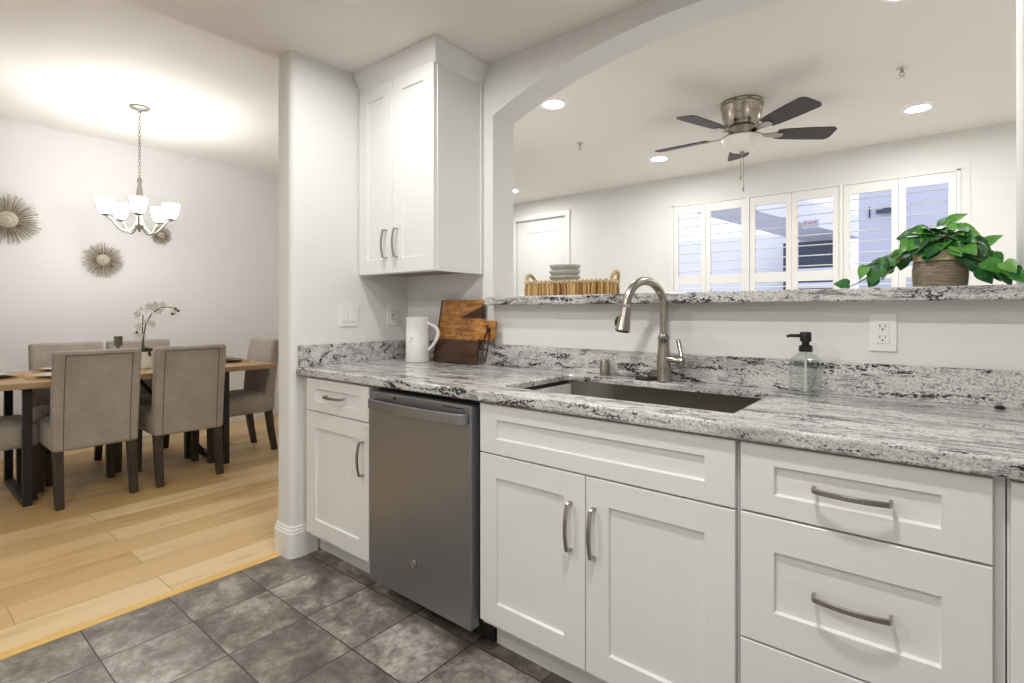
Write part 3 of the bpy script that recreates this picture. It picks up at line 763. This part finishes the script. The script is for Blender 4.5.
# ------------------------------------------------------------------ things on the ledge
# wicker tray
TX0, TX1, TY0, TY1 = -1.565, -1.128, 2.02, 2.20
TB = LEDGE_T+.001
tr = thing('wicker_tray', 'honey wicker tray with two loop handles on the granite ledge', 'tray', ((TX0+TX1)/2, (TY0+TY1)/2, TB))
def perim(x0, x1, y0, y1, r, step):
    base = rrect(x0, x1, y0, y1, r, 8); out = []; base.append(base[0])
    for (ax, ay), (bx, by) in zip(base, base[1:]):
        L = math.hypot(bx-ax, by-ay); k = max(1, int(L/step))
        out += [(ax+(bx-ax)*i/k, ay+(by-ay)*i/k) for i in range(k)]
    return out
MB().prism(rrect(TX0+.012, TX1-.012, TY0+.012, TY1-.012, .03), TB, TB+.006).build('tray_base', M['wicker'], tr)
mb = MB(); pp = perim(TX0+.006, TX1-.006, TY0+.006, TY1-.006, .035, .0135)
for i, (x, y) in enumerate(pp):
    j = random.uniform(-.0015, .0015)
    mb.tube([(x+j, y, TB+.002), (x+j*2, y, TB+.03), (x-j, y, TB+.06)], [.0064, .0076, .0062], 6)
mb.build('weave', M['wicker_strand'], tr, smooth=True)
mb = MB()
for ph in (0, PI):
    P = perim(TX0+.004, TX1-.004, TY0+.004, TY1-.004, .035, .006)
    path = [(x+.004*math.cos(i*.9+ph), y+.004*math.cos(i*.9+ph), TB+.066+.0055*math.sin(i*.9+ph)) for i, (x, y) in enumerate(P)]
    path.append(path[0]); mb.tube(path, .005, 6)
mb.build('braided_rim', M['wicker_pale'], tr, smooth=True)
for x, s_ in ((TX0, -1), (TX1, 1)):
    P = []
    for i in range(13):
        a = PI*i/12; P.append((x+s_*(.014*math.sin(a))-s_*.004, (TY0+TY1)/2-.045*math.cos(a), TB+.066+.042*math.sin(a)))
    mb = MB().tube(P, .0075, 10)
    for i in range(1, 12):
        p, q_ = Vector(P[i]), Vector(P[i+1]); mb.tube([p.lerp(q_, .2), p.lerp(q_, .6)], .0092, 10)
    mb.build('handle', M['wicker_pale'], tr, smooth=True)
tr.rotation_euler = (0, 0, math.radians(7))
# nested bowls
BX, BY = -1.378, 2.105
names = ['topmost grey bowl of the stack in the wicker tray', 'second grey bowl from the top in the tray stack', 'third grey bowl from the top in the tray stack', 'bottom grey bowl of the stack, sunk in the wicker tray']
b0 = None
for k in range(4):
    zb = TB+.0065+.026*(3-k)
    if b0 is None:
        b0 = MB().lathe([(.001, zb), (.045, zb), (.048, zb+.003), (.056, zb+.022), (.063, zb+.042), (.0725, zb+.053), (.0745, zb+.058), (.0745, zb+.063), (.0725, zb+.064), (.069, zb+.058), (.059, zb+.044), (.051, zb+.022), (.043, zb+.009), (.001, zb+.007)], (BX, BY, 0), 40, cap0=False, cap1=False).build('stacked_bowl', M['greyceramic'], None, smooth=True, origin=(BX, BY, zb))
        tag(b0, names[0], 'bowl', 'grey bowls stacked in the tray')
    else:
        o = b0.copy(); COL.objects.link(o); o.location = (BX, BY, zb); o['label'] = names[k]

# potted pothos
QX, QY = .012, 2.07
pl = thing('potted_pothos', 'leafy green trailing pothos in a rope basket on the ledge', 'plant', (QX, QY, LEDGE_T))
mb = MB(); z0 = LEDGE_T+.001
prof = [(.001, z0), (.058, z0)]
nr = 13
for i in range(nr):
    for h in (0.0, .5):
        r_ = .0640+.003*math.sin(PI*i/nr)+(.0022 if h == .5 else 0); prof.append((r_, z0+.002+(.078/nr)*(i+h)))
mb.lathe(prof, (QX, QY, 0), 48, cap0=False, cap1=False).build('basket', M['rope'], pl, smooth='all')
mb = MB(); prof = []
for i in range(6):
    for h in (0.0, .5): prof.append((.0645+(.002 if h == .5 else 0), z0+.080+.0055*(i+h)))
prof += [(.062, z0+.114), (.058, z0+.112), (.056, z0+.09)]
mb.lathe(prof, (QX, QY, 0), 48, cap0=False, cap1=False).build('basket_band', M['rope_band'], pl, smooth='all')
MB().lathe([(.001, z0+.098), (.0585, z0+.098), (.0585, z0+.09)], (QX, QY, 0), 32, cap0=False, cap1=False).build('soil', M['moss'], pl)
def leaf(bm, base, direction, normal, L, W, curl=.25):
    d = Vector(direction).normalized(); n = Vector(normal); n = (n-d*n.dot(d)).normalized(); s_ = d.cross(n)
    prof = [(0, .0), (.06, .34), (.2, .5), (.4, .47), (.6, .36), (.8, .19), (.93, .07), (1, 0)]
    mid, le, ri = [], [], []
    for u, w in prof:
        p = Vector(base)+d*(L*u)-n*(curl*L*u*u*.6); mid.append(bm.verts.new(p))
        if w:
            back = -.10*L if u < .1 else 0
            le.append(bm.verts.new(p+s_*(W*w)+n*(W*w*.28)+d*back)); ri.append(bm.verts.new(p-s_*(W*w)+n*(W*w*.28)+d*back))
        else: le.append(None); ri.append(None)
    for i in range(len(prof)-1):
        for S in (le, ri):
            v = [mid[i], mid[i+1], S[i+1], S[i]]; v = [x for x in v if x is not None]
            f = bm.faces.new(v if S is le else v[::-1]); f.smooth = True
mb = MB(); vines = MB(); random.seed(23)
crown_c = Vector((QX, QY, z0+.115))
def add_leaf(tip_pos, L=.06, toward=None, vine=True):
    p = Vector(tip_pos); d = (p-crown_c); d.z -= .05; d = d.normalized()+Vector((random.uniform(-.3, .3), random.uniform(-.3, .3), random.uniform(-.6, .1)))
    if toward: d = Vector(toward)
    nrm = Vector((random.uniform(-.35, .35), -.75+random.uniform(-.3, .3), .65+random.uniform(-.3, .4)))
    leaf(mb.bm, p-d.normalized()*L*.4, d, nrm, L, L*random.uniform(.85, 1.02), random.uniform(.1, .45))
    if vine:
        a = crown_c+Vector((random.uniform(-.03, .03), random.uniform(-.03, .03), -.02)); b = p-d.normalized()*L*.4
        m = (a+b)/2+Vector((0, 0, .03)); vines.tube([a, a.lerp(m, .6)+Vector((0, 0, .012)), m, b], .0014, 6)
# dome of leaves
for i in range(64):
    a = random.uniform(0, 2*PI); el = random.uniform(.15, 1.0); r_ = random.uniform(.045, .085)
    add_leaf((QX+r_*1.25*math.cos(a)*math.cos(el*.9), QY+r_*1.1*math.sin(a)*math.cos(el*.9), z0+.105+.085*math.sin(el)), random.uniform(.036, .056))
for i in range(22):
    x = random.uniform(-.055, .10)
    add_leaf((QX+x, random.uniform(1.985, 2.02), z0+random.uniform(.098, .15)-max(0, x)*.25), random.uniform(.034, .052))
# left-hand cluster
for i in range(28):
    x = random.uniform(-.165, -.045); y = random.uniform(1.98, 2.14); k = (x+.16)/.115
    add_leaf((x, y, z0+.035+.085*k+random.uniform(-.015, .035)), random.uniform(.036, .052))
# right-hand fall of leaves
for i in range(38):
    x = random.uniform(.07, .156); y = random.uniform(1.97, 2.16); k = (x-.07)/.1
    add_leaf((x, y, z0+.105-.075*k+random.uniform(-.02, .03)), random.uniform(.034, .052))
for x, y, z, L in ((.085, 2.0, z0+.085, .075), (.11, 1.99, z0+.03, .05), (.15, 1.98, z0+.022, .05), (.168, 1.945, z0+.034, .042), (.176, 1.94, z0+.02, .042), (.155, 1.94, z0+.05, .042)):
    add_leaf((x, y, z), L, vine=False)
for x, z in ((.03, .200), (.055, .21), (.045, .185), (.085, .155), (.13, .135), (.02, .19)):
    add_leaf((x, QY+.02, z0+z), .05, (random.uniform(.1, .9), random.uniform(-.5, .3), random.uniform(-.1, .8)))
# trailing vine to the left
vp = [(-.03, 2.03, z0+.11), (-.09, 2.01, z0+.085), (-.15, 1.995, z0+.045), (-.19, 1.985, z0+.018), (-.212, 1.98, z0+.006)]
vines.tube(vp, .0018, 8)
vines.tube([(-.10, 2.0, z0+.085), (-.15, 1.99, z0+.078), (-.182, 1.985, z0+.07)], .0014, 6)
add_leaf((-.176, 1.985, z0+.055), .045, (-.5, -.15, -.8), False); add_leaf((-.230, 1.98, z0+.014), .045, (-.85, -.2, .12), False)
add_leaf((-.145, 1.99, z0+.05), .062, (-.25, -.2, -.9), False); add_leaf((-.13, 1.99, z0+.07), .055, (.1, -.3, -.8), False)
fo = mb.build('foliage', M['leaf'], pl)
vines.build('vine', M['stem'], pl, smooth=True)

# ------------------------------------------------------------------ ceiling fan
CFX, CFY = -.899, 3.300
fan = thing('ceiling_fan', 'flush-mount ceiling fan with five dark blades and a nickel housing', 'ceiling fan', (CFX, CFY, CZ))
MB().lathe([(.122, CZ-.0005), (.124, CZ-.010), (.118, CZ-.016), (.119, CZ-.030), (.114, CZ-.038), (.110, CZ-.080), (.103, CZ-.115), (.094, CZ-.140), (.082, CZ-.150), (.001, CZ-.151)], (CFX, CFY, 0), 48, cap0=False, cap1=False).build('motor_housing', M['fan_nickel'], fan, smooth=True)
MB().lathe([(.075, CZ-.149), (.078, CZ-.196), (.098, CZ-.200), (.112, CZ-.206), (.113, CZ-.212), (.100, CZ-.213)], (CFX, CFY, 0), 48, cap0=False, cap1=False).build('light_ring', M['fan_nickel'], fan, smooth=True)
MB().lathe([(.109, CZ-.211), (.113, CZ-.216), (.108, CZ-.238), (.090, CZ-.266), (.060, CZ-.286), (.030, CZ-.293), (.001, CZ-.294)], (CFX, CFY, 0), 48, cap0=True, cap1=False).build('light_bowl', M['frost'], fan, smooth=True)
MB().lathe([(.012, CZ-.288), (.013, CZ-.300), (.006, CZ-.308), (.001, CZ-.309)], (CFX, CFY, 0), 20).build('finial', M['fan_nickel'], fan, smooth=True)
BZ = CZ-.19
FAN_A0, FAN_R = 36.0, .53
for k in range(5):
    a = math.radians(FAN_A0+72*k); u = Vector((math.cos(a), math.sin(a), 0)); v = Vector((-math.sin(a), math.cos(a), 0))
    C = Vector((CFX, CFY, BZ)); pit = math.radians(-12); vv = v*math.cos(pit)+Vector((0, 0, 1))*math.sin(pit)
    nn = u.cross(vv)
    out = [(.20, -.045), (.24, -.055), (.36, -.064), (.50, -.068), (FAN_R-.012, -.060), (FAN_R, -.045), (FAN_R, .045), (FAN_R-.012, .062), (.50, .068), (.36, .064), (.24, .055), (.20, .045)]
    mb = MB(); mb.loft([[C+u*r_+vv*w+nn*h for r_, w in out] for h in (-.003, .003)])
    b = mb.build('blade', M['fan_dark'], fan)
    ir = [(.075, -.014), (.14, -.016), (.185, -.027), (.225, -.024), (.238, -.012), (.238, .012), (.225, .024), (.185, .027), (.14, .016), (.075, .014)]
    mb = MB(); mb.loft([[C+u*r_+vv*w+nn*h for r_, w in ir] for h in (-.009, -.0032)])
    mb.build('blade_iron', M['fan_nickel'], b)
for dx, dy, zl, drop in ((.012, -.01, 1.925, .02), (-.010, .012, 2.0, .016)):
    x, y = CFX+dx, CFY+dy
    mb = MB(); zz = CZ-.296
    zs = []
    while zz > zl: zs.append(zz); zz -= .0075
    for z in zs: mb.ball((x, y, z), .0026, 6, 4)
    mb.tube([(x, y, CZ-.292), (x, y, zl)], .0009, 5)
    pc = mb.build('pull_chain', M['fan_nickel'], fan, smooth=True)
    MB().lathe([(.002, zl+.004), (.0055, zl-.006), (.006, zl-.022), (.003, zl-.030)], (x, y, 0), 12).build('chain_fob', M['fan_nickel'], pc, smooth=True)

# ------------------------------------------------------------------ recessed lights and sprinklers
def can(x, y, z, mat, label, group):
    t = thing('recessed_light', label, 'recessed light', (x, y, z), group)
    MB().lathe([(.086, z-.0003), (.086, z-.004), (.078, z-.007), (.060, z-.007), (.054, z-.002)], (x, y, 0), 40, cap0=False, cap1=False).build('trim_ring', M['plate'], t, smooth=True)
    MB().lathe([(.0005, z-.0035), (.0555, z-.0035)], (x, y, 0), 40, cap0=False, cap1=False).build('lens', mat, t)
    return t
LG = 'recessed lights in the living-room ceiling'
can(-1.784, 2.60, CZ, M['can_lens_living'], 'lit recessed ceiling light just past the left end of the arch', LG)
can(-.08, 4.065, CZ, M['can_lens_living'], 'lit recessed ceiling light right of the fan, above the shutters', LG)
can(-1.752, 4.073, CZ, M['can_lens_living'], 'lit recessed ceiling light left of the fan, above the first shutter', LG)
can(-3.404, 4.20, CZ, M['can_lens_living'], 'lit recessed ceiling light above the white living-room door', LG)
can(-.09, 2.53, CZ, M['can_lens_living'], 'lit recessed ceiling light at the top edge, above the hanging plant', LG)
can(1.6, 2.585, CZ, M['can_lens_living'], 'added unseen recessed ceiling light by the east living-room wall, nearer the kitchen', LG)  # this east can and the next: added unseen for living-room ambient light
can(1.6, 4.065, CZ, M['can_lens_living'], 'added unseen recessed ceiling light by the east living-room wall, nearer the windows', LG)
KG = 'recessed lights in the kitchen ceiling'
for i, (x, y) in enumerate(((-1.767, 1.165), (-.40, .66), (-1.767, -.45), (-.40, -.95))):  # both south cans are added out of view to fill the cabinet fronts
    can(x, y, CZ, M['can_lens_dim'] if i == 0 else M['can_lens'], ['lit kitchen ceiling light in front of the wall cabinet', 'lit kitchen ceiling light in front of the sink', 'added unseen kitchen ceiling light near the dining room, toward the south wall', 'added unseen kitchen ceiling light in mid-room by the south wall'][i], KG)
def sprinkler(x, y, label):
    t = thing('fire_sprinkler', label, 'sprinkler', (x, y, CZ), 'fire sprinklers in the living-room ceiling')
    MB().lathe([(.026, CZ-.0003), (.024, CZ-.006), (.010, CZ-.009)], (x, y, 0), 20).build('escutcheon', M['chrome'], t, smooth=True)
    MB().lathe([(.008, CZ-.009), (.008, CZ-.022), (.004, CZ-.024)], (x, y, 0), 14).tube([(x-.007, y, CZ-.02), (x-.010, y, CZ-.032), (x, y, CZ-.043)], .002, 6).tube([(x+.007, y, CZ-.02), (x+.010, y, CZ-.032), (x, y, CZ-.043)], .002, 6).build('frame', M['nickel_handle'], t, smooth=True)
    MB().lathe([(.013, CZ-.043), (.013, CZ-.046)], (x, y, 0), 14).build('deflector', M['nickel_handle'], t)
sprinkler(-2.047, 3.33, 'small fire sprinkler on the ceiling left of the fan')
sprinkler(-.131, 3.345, 'small fire sprinkler on the ceiling right of the fan')

# ------------------------------------------------------------------ dining table and chairs
TXa, TXb, TYa, TYb, TZ = -5.05, -4.18, .27, 2.11, .755
tb = thing('dining_table', 'oak-topped dining table on black metal legs', 'table', (-4.615, 1.19, 0))
MB().box(TXa, TXb, TYa, TYb, TZ-.036, TZ).build('tabletop', M['tabletop'], tb, bevel=.003)
for y in (.61, 1.75):
    for za, zb in ((TZ-.058, TZ-.037), (0, .04)): MB().box(-4.97, -4.26, y-.022, y+.022, za, zb).build('leg_crossbar', M['table_metal'], tb, bevel=.002)
    for x in (-4.95, -4.28): MB().box(x-.02, x+.02, y-.022, y+.022, .04, TZ-.058).build('leg', M['table_metal'], tb, bevel=.002)
for y0, y1 in ((.645, 1.13), (1.715, 1.25)):
    MB().tube([(-4.615, y0, .05), (-4.615, y1, TZ-.045)], .022, w=.026, up=(1, 0, 0)).build('brace', M['table_metal'], tb)

def make_chair(label):
    t = thing('dining_chair', label, 'chair', (0, 0, 0), 'taupe upholstered chairs around the dining table')
    # front is +X
    def slab(x0, x1, hw_, z): return [(x0, -hw_, z), (x1, -hw_, z), (x1, hw_, z), (x0, hw_, z)]
    MB().loft([slab(-.235, .255, .214, .336), slab(-.235, .262, .220, .37), slab(-.235, .262, .220, .455), slab(-.235, .25, .211, .482), slab(-.2, .2, .17, .494)]).build('seat', M['fabric'], t, smooth=True, bevel=.016, seg=3)
    path = [(-.218, .336), (-.222, .45), (-.232, .58), (-.248, .72), (-.268, .85), (-.285, .945)]
    rings = []
    for i, (x, z) in enumerate(path):
        th = .088-.010*i/5; hw_ = .216+.004*min(i, 3)/3
        zt = z-.004 if i == len(path)-1 else z
        rings.append([(x-th/2, -hw_, zt), (x+th/2, -hw_, zt+.002), (x+th/2, hw_, zt+.002), (x-th/2, hw_, zt)])
    MB().loft(rings).build('backrest', M['fabric'], t, smooth=True, bevel=.022, seg=4)
    mb = MB()
    for s_ in (-1, 1):
        mb.tube([(x-(.088-.010*i/5)/2-.0002, s_*.168, z-(.03 if i == 5 else 0)+(.01 if i == 0 else 0)) for i, (x, z) in enumerate(path)], .0026, 6)
    mb.tube([(-.285-.039, y, .915) for y in (-.168, 0, .168)], .0026, 6)
    mb.build('back_seam', M['seam'], t)
    mb = MB()
    for i in range(20): 
        x = -.16+i*.0213
        for s_ in (-1, 1): mb.ball((x, s_*.2185, .358), .0048, 6, 4)
    for i in range(20): mb.ball((.259, -.205+i*.0216, .358), .0048, 6, 4)
    mb.build('nailhead_trim', M['nailhead'], t, smooth=True)
    def leg(x0, y0, x1, y1, w0, w1):
        bot = [(x1-w1, y1-w1, 0), (x1+w1, y1-w1, 0), (x1+w1, y1+w1, 0), (x1-w1, y1+w1, 0)]
        mid = [((x0*.45+x1*.55)+a*(w0+w1)/2+(.006 if x0 < 0 else 0), y0+(y1-y0)*.5+b*(w0+w1)/2, .17) for a, b in ((-1,-1),(1,-1),(1,1),(-1,1))]
        top = [(x0-w0, y0-w0, .346), (x0+w0, y0-w0, .346), (x0+w0, y0+w0, .346), (x0-w0, y0+w0, .346)]
        MB().loft([bot, mid, top]).build('leg', M['legwood'], t, bevel=.003)
    for s_ in (-1, 1):
        leg(.235, s_*.19, .235, s_*.19, .026, .021); leg(-.215, s_*.187, -.268, s_*.187, .026, .021)
    return t
chair = make_chair('left one of the two dining chairs whose backs face the kitchen')
chair.location = (-4.32, .902, 0); chair.rotation_euler = (0, 0, PI+math.radians(1))
dup(chair, (-4.31, 1.432, 0), PI-math.radians(1.5), 'right one of the two dining chairs whose backs face the kitchen')
dup(chair, (-4.895, .965, 0), 0, 'left one of the two dining chairs across the table by the far wall')
dup(chair, (-4.895, 1.43, 0), 0, 'right one of the two far dining chairs, behind the orchid')
dup(chair, (-4.575, 1.922, 0), -PI/2, 'dining chair at the head of the table, half hidden by the white column')
dup(chair, (-4.575, .415, 0), PI/2, 'dining chair at the table end cut off by the left picture edge')

# table settings
def setting(x, y, lab_mat, lab_plate, pmat, nap=None):
    mb = MB(); prof = [(.001, TZ+.0012)]
    for i in range(12): prof += [(.012+.0145*i, TZ+.004), (.012+.0145*i+.007, TZ+.0055)]
    prof += [(.185, TZ+.001)]
    o = mb.lathe(prof, (x, y, 0), 40, cap0=False, cap1=False).build('placemat', M['jute'], None, smooth='all', origin=(x, y, TZ)); tag(o, lab_mat, 'placemat', 'round jute placemats')
    z = TZ+.006
    o = MB().lathe([(.001, z), (.075, z), (.085, z+.003), (.135, z+.016), (.137, z+.018), (.134, z+.0185), (.084, z+.008), (.001, z+.006)], (x, y, 0), 40, cap0=False, cap1=False).build('dinner_plate', pmat, None, smooth=True, origin=(x, y, z)); tag(o, lab_plate, 'plate', 'dinner plates on the dining table')
    return z
z = setting(-4.63, .47, 'round jute placemat at the left end of the table', 'pale plate under a white napkin at the left table end', M['paleceramic'])
mb = MB()
for i in range(3):
    mb.tube([(-4.63+.10*math.cos(a)-.02+i*.02, .47+.10*math.sin(a)*.6+.03*i, z+.022+.008*math.sin(3*a+i)) for a in [-.9+1.9*j/8 for j in range(9)]], .055, w=.007, up=(0, 0, 1))
o = mb.build('napkin', M['napkin'], None, smooth=True, origin=(-4.63, .47, z+.01)); tag(o, 'crumpled white napkin on the plate at the left table end', 'napkin')
setting(-4.40, .80, 'round jute placemat at the near left seat', 'white plate at the near left seat', M['ceramic'])
setting(-4.86, .90, 'round jute placemat at the far left seat', 'white plate at the far left seat', M['ceramic'])
z = setting(-4.60, 1.88, 'round jute placemat at the right end of the table', 'dark plate at the right end of the table', M['darkplate'])
mb = MB(); mb.tube([(-4.65, 1.83, z+.028), (-4.61, 1.88, z+.03), (-4.57, 1.92, z+.028)], [.018, .024, .018], 12)
o = mb.build('rolled_napkin', M['wicker_pale'], None, smooth=True, origin=(-4.61, 1.88, z+.01)); tag(o, 'tan rolled napkin on the dark plate', 'napkin')

# orchid in a white pot
OXp, OYp = -4.55, 1.27
oc = thing('potted_orchid', 'white orchid with an arching stem in a white pot on the table', 'plant', (OXp, OYp, TZ))
MB().lathe([(.001, TZ+.001), (.062, TZ+.001), (.070, TZ+.01), (.078, TZ+.115), (.079, TZ+.13), (.073, TZ+.13), (.070, TZ+.10), (.001, TZ+.10)], (OXp, OYp, 0), 36, cap0=False, cap1=False).build('pot', M['ceramic'], oc, smooth=True)
mb = MB(); random.seed(9)
for i in range(40):
    a = random.uniform(0, 6.28); r_ = random.uniform(0, .062); mb.ball((OXp+r_*math.cos(a), OYp+r_*math.sin(a), TZ+.122+random.uniform(0, .018)), random.uniform(.010, .018), 8, 5)
for a in (0.4, 2.4, 4.4):
    mb.tube([(OXp+.05*math.cos(a), OYp+.05*math.sin(a), TZ+.13), (OXp+.075*math.cos(a), OYp+.075*math.sin(a), TZ+.15), (OXp+.088*math.cos(a), OYp+.088*math.sin(a), TZ+.10)], .009, 8)
mb.build('moss', M['moss'], oc, smooth=True)
lat = Vector((.777, .629, 0))
def opt(r_, z, dep=0): return Vector((OXp, OYp, z))+lat*(r_+.06)+Vector((-.629, .777, 0))*dep
s1 = [opt(-.055, TZ+.13), opt(-.04, TZ+.24), opt(-.025, TZ+.33), opt(.02, TZ+.41), opt(.09, TZ+.455), opt(.17, TZ+.455), opt(.215, TZ+.43)]
s2 = [opt(-.05, TZ+.13, .01), opt(-.055, TZ+.24, .01), opt(-.055, TZ+.34, .01), opt(-.05, TZ+.425, .01)]
s3 = [opt(-.05, TZ+.13, .02), opt(-.058, TZ+.22, .02), opt(-.062, TZ+.27, .02)]
MB().tube(s1, [.0045]*3+[.004, .0035, .003, .002], 8).tube(s2, .004, 8).tube(s3, .005, 8).build('stem', M['orchid_stem'], oc, smooth=True)
mb = MB()
def flower(c, s_=.028):
    f = Vector((.75, -.55, .1))+Vector((random.uniform(-.5, .5), random.uniform(-.5, .5), random.uniform(-.4, .4)))
    f.normalize(); u = f.cross(Vector((0, 0, 1))).normalized(); w = u.cross(f)
    for k in range(5):
        a = 2*PI*k/5+.3; d = u*math.cos(a)+w*math.sin(a)
        leaf(mb.bm, c, d, f, s_*random.uniform(.9, 1.15), s_*.8, -.15)
FL = (opt(-.085, TZ+.40), opt(-.06, TZ+.43), opt(-.03, TZ+.42), opt(-.075, TZ+.31), opt(-.09, TZ+.255), opt(-.05, TZ+.24), opt(-.01, TZ+.345), opt(.03, TZ+.33), opt(.04, TZ+.43), opt(.08, TZ+.425), opt(.10, TZ+.47), opt(.16, TZ+.44), opt(.18, TZ+.42), opt(.05, TZ+.47), opt(.0, TZ+.46))
for c in FL:
    mb = MB(); flower(c, .033); mb.build('flower', M['orchid'], oc, weld=True)
mb = MB()
for c in (opt(.215, TZ+.43), opt(.195, TZ+.445), opt(.175, TZ+.405), opt(-.09, TZ+.27)): mb.ball(c, .010, 10, 6)
mb.build('bud', M['orchid_stem'], oc, smooth=True)
# grey candle cup in the middle of the table
cc = thing('candle_holder', 'grey ribbed candle cup on a tall stem in mid-table', 'candle holder', (-4.66, 1.16, TZ))
prof = [(.001, TZ+.001), (.048, TZ+.001), (.048, TZ+.008), (.012, TZ+.02), (.010, TZ+.16), (.014, TZ+.172)]
MB().lathe(prof, (-4.66, 1.16, 0), 28, cap0=False).build('stem', M['greyglass'], cc, smooth=True)
prof = [(.001, TZ+.17), (.026, TZ+.172)]
for i in range(5): prof += [(.025, TZ+.176+.0125*i), (.028, TZ+.182+.0125*i)]
prof += [(.026, TZ+.242), (.023, TZ+.242), (.021, TZ+.19)]
MB().lathe(prof, (-4.66, 1.16, 0), 28, cap0=False, cap1=False).build('cup', M['greyglass'], cc, smooth=True)

# ------------------------------------------------------------------ chandelier
HX, HY = -4.69, 1.30
ch = thing('chandelier', 'five-light nickel chandelier with lit frosted shades over the dining table', 'chandelier', (HX, HY, DZ))
MB().lathe([(.068, DZ-.0005), (.066, DZ-.012), (.045, DZ-.022), (.014, DZ-.030), (.008, DZ-.045)], (HX, HY, 0), 32).build('canopy', M['chandelier_metal'], ch, smooth=True)
mb = MB(); z = DZ-.045; k = 0
while z > 2.20:
    pts = []
    for i in range(13):
        a = 2*PI*i/12; p = (.008*math.cos(a), 0, .017*math.sin(a)-.014)
        pts.append((HX+(p[0] if k % 2 else 0), HY+(0 if k % 2 else p[0]), z+p[2]))
    mb.tube(pts, .0026, 6); z -= .025; k += 1
mb.build('chain', M['chandelier_metal'], ch, smooth=True)
MB().lathe([(.004, 2.205), (.012, 2.19), (.018, 2.17), (.010, 2.15), (.016, 2.12), (.024, 2.06), (.022, 1.98), (.014, 1.90), (.020, 1.86), (.034, 1.835), (.030, 1.815), (.012, 1.80), (.006, 1.785), (.001, 1.78)], (HX, HY, 0), 28).build('centre_column', M['chandelier_metal'], ch, smooth=True)
for k, deg in enumerate((160, 232, 304, 16, 88)):
    a = math.radians(deg); d = Vector((.777, .629, 0))*math.cos(a)+Vector((-.629, .777, 0))*math.sin(a)
    C = Vector((HX, HY, 0)); P = []
    for i in range(15):
        s_ = i/14; P.append(C+d*(.02+.19*s_)+Vector((0, 0, 1.835-.070*math.sin(PI*min(1, s_*1.2))*(1-s_*.3)+.045*s_**3)))
    arm = MB().tube(P, .0065, 10).build('arm', M['chandelier_metal'], ch, smooth=True)
    E_ = P[-1]; ez = E_.z
    MB().lathe([(.008, ez-.006), (.026, ez+.004), (.030, ez+.012), (.014, ez+.016), (.014, ez+.03)], (E_.x, E_.y, 0), 20).build('cup', M['chandelier_metal'], arm, smooth=True)
    MB().lathe([(.020, ez+.013), (.031, ez+.022), (.042, ez+.048), (.048, ez+.075), (.053, ez+.108), (.056, ez+.122), (.0545, ez+.122), (.046, ez+.075), (.040, ez+.048), (.029, ez+.024), (.020, ez+.016)], (E_.x, E_.y, 0), 32, cap0=False, cap1=False).build('lamp_shade', M['shade'], ch, smooth=True)
    MB().ball((E_.x, E_.y, ez+.075), .024, 14, 8, 1.3).build('bulb', M['bulb'], ch, smooth=True)

# ------------------------------------------------------------------ sunburst wall decorations
def sunburst(y, z, R_, label, seed):
    t = thing('sunburst_ornament', label, 'wall ornament', (XD, y, z), 'sunburst wall ornaments')
    random.seed(seed); mb = MB(); n = 125
    for i in range(n):
        a = 2*PI*i/n+random.uniform(-.02, .02); L = R_*random.uniform(.72, 1.0); h0 = random.choice((.012, .02, .028)); h1 = h0+random.uniform(-.004, .012)
        w0, w1 = R_*.014, R_*.007
        p = lambda r_, h, s_: (XD+h, y+r_*math.cos(a)-s_*math.sin(a), z+r_*math.sin(a)+s_*math.cos(a))
        r0 = R_*.2
        mb.hexa([p(r0, h0, -w0), p(r0, h0, w0), p(r0, h0+.002, w0), p(r0, h0+.002, -w0)], [p(L, h1, -w1), p(L, h1, w1), p(L, h1+.002, w1), p(L, h1+.002, -w1)])
    mb.build('rays', M['ray'], t)
    MB().lathe([(R_*.30, .001), (R_*.30, .034), (R_*.26, .044), (R_*.15, .054), (R_*.12, .050), (R_*.06, .058), (.0005, .060)], (XD, y, z), 32, 'X').build('boss', M['boss'], t, smooth=True)
sunburst(.705, 1.918, .215, 'largest sunburst ornament, cut by the left picture edge', 1)
sunburst(1.325, 1.638, .165, 'middle-sized sunburst ornament lowest on the dining wall', 2)
sunburst(1.775, 1.912, .100, 'smallest sunburst ornament just below the chandelier', 3)
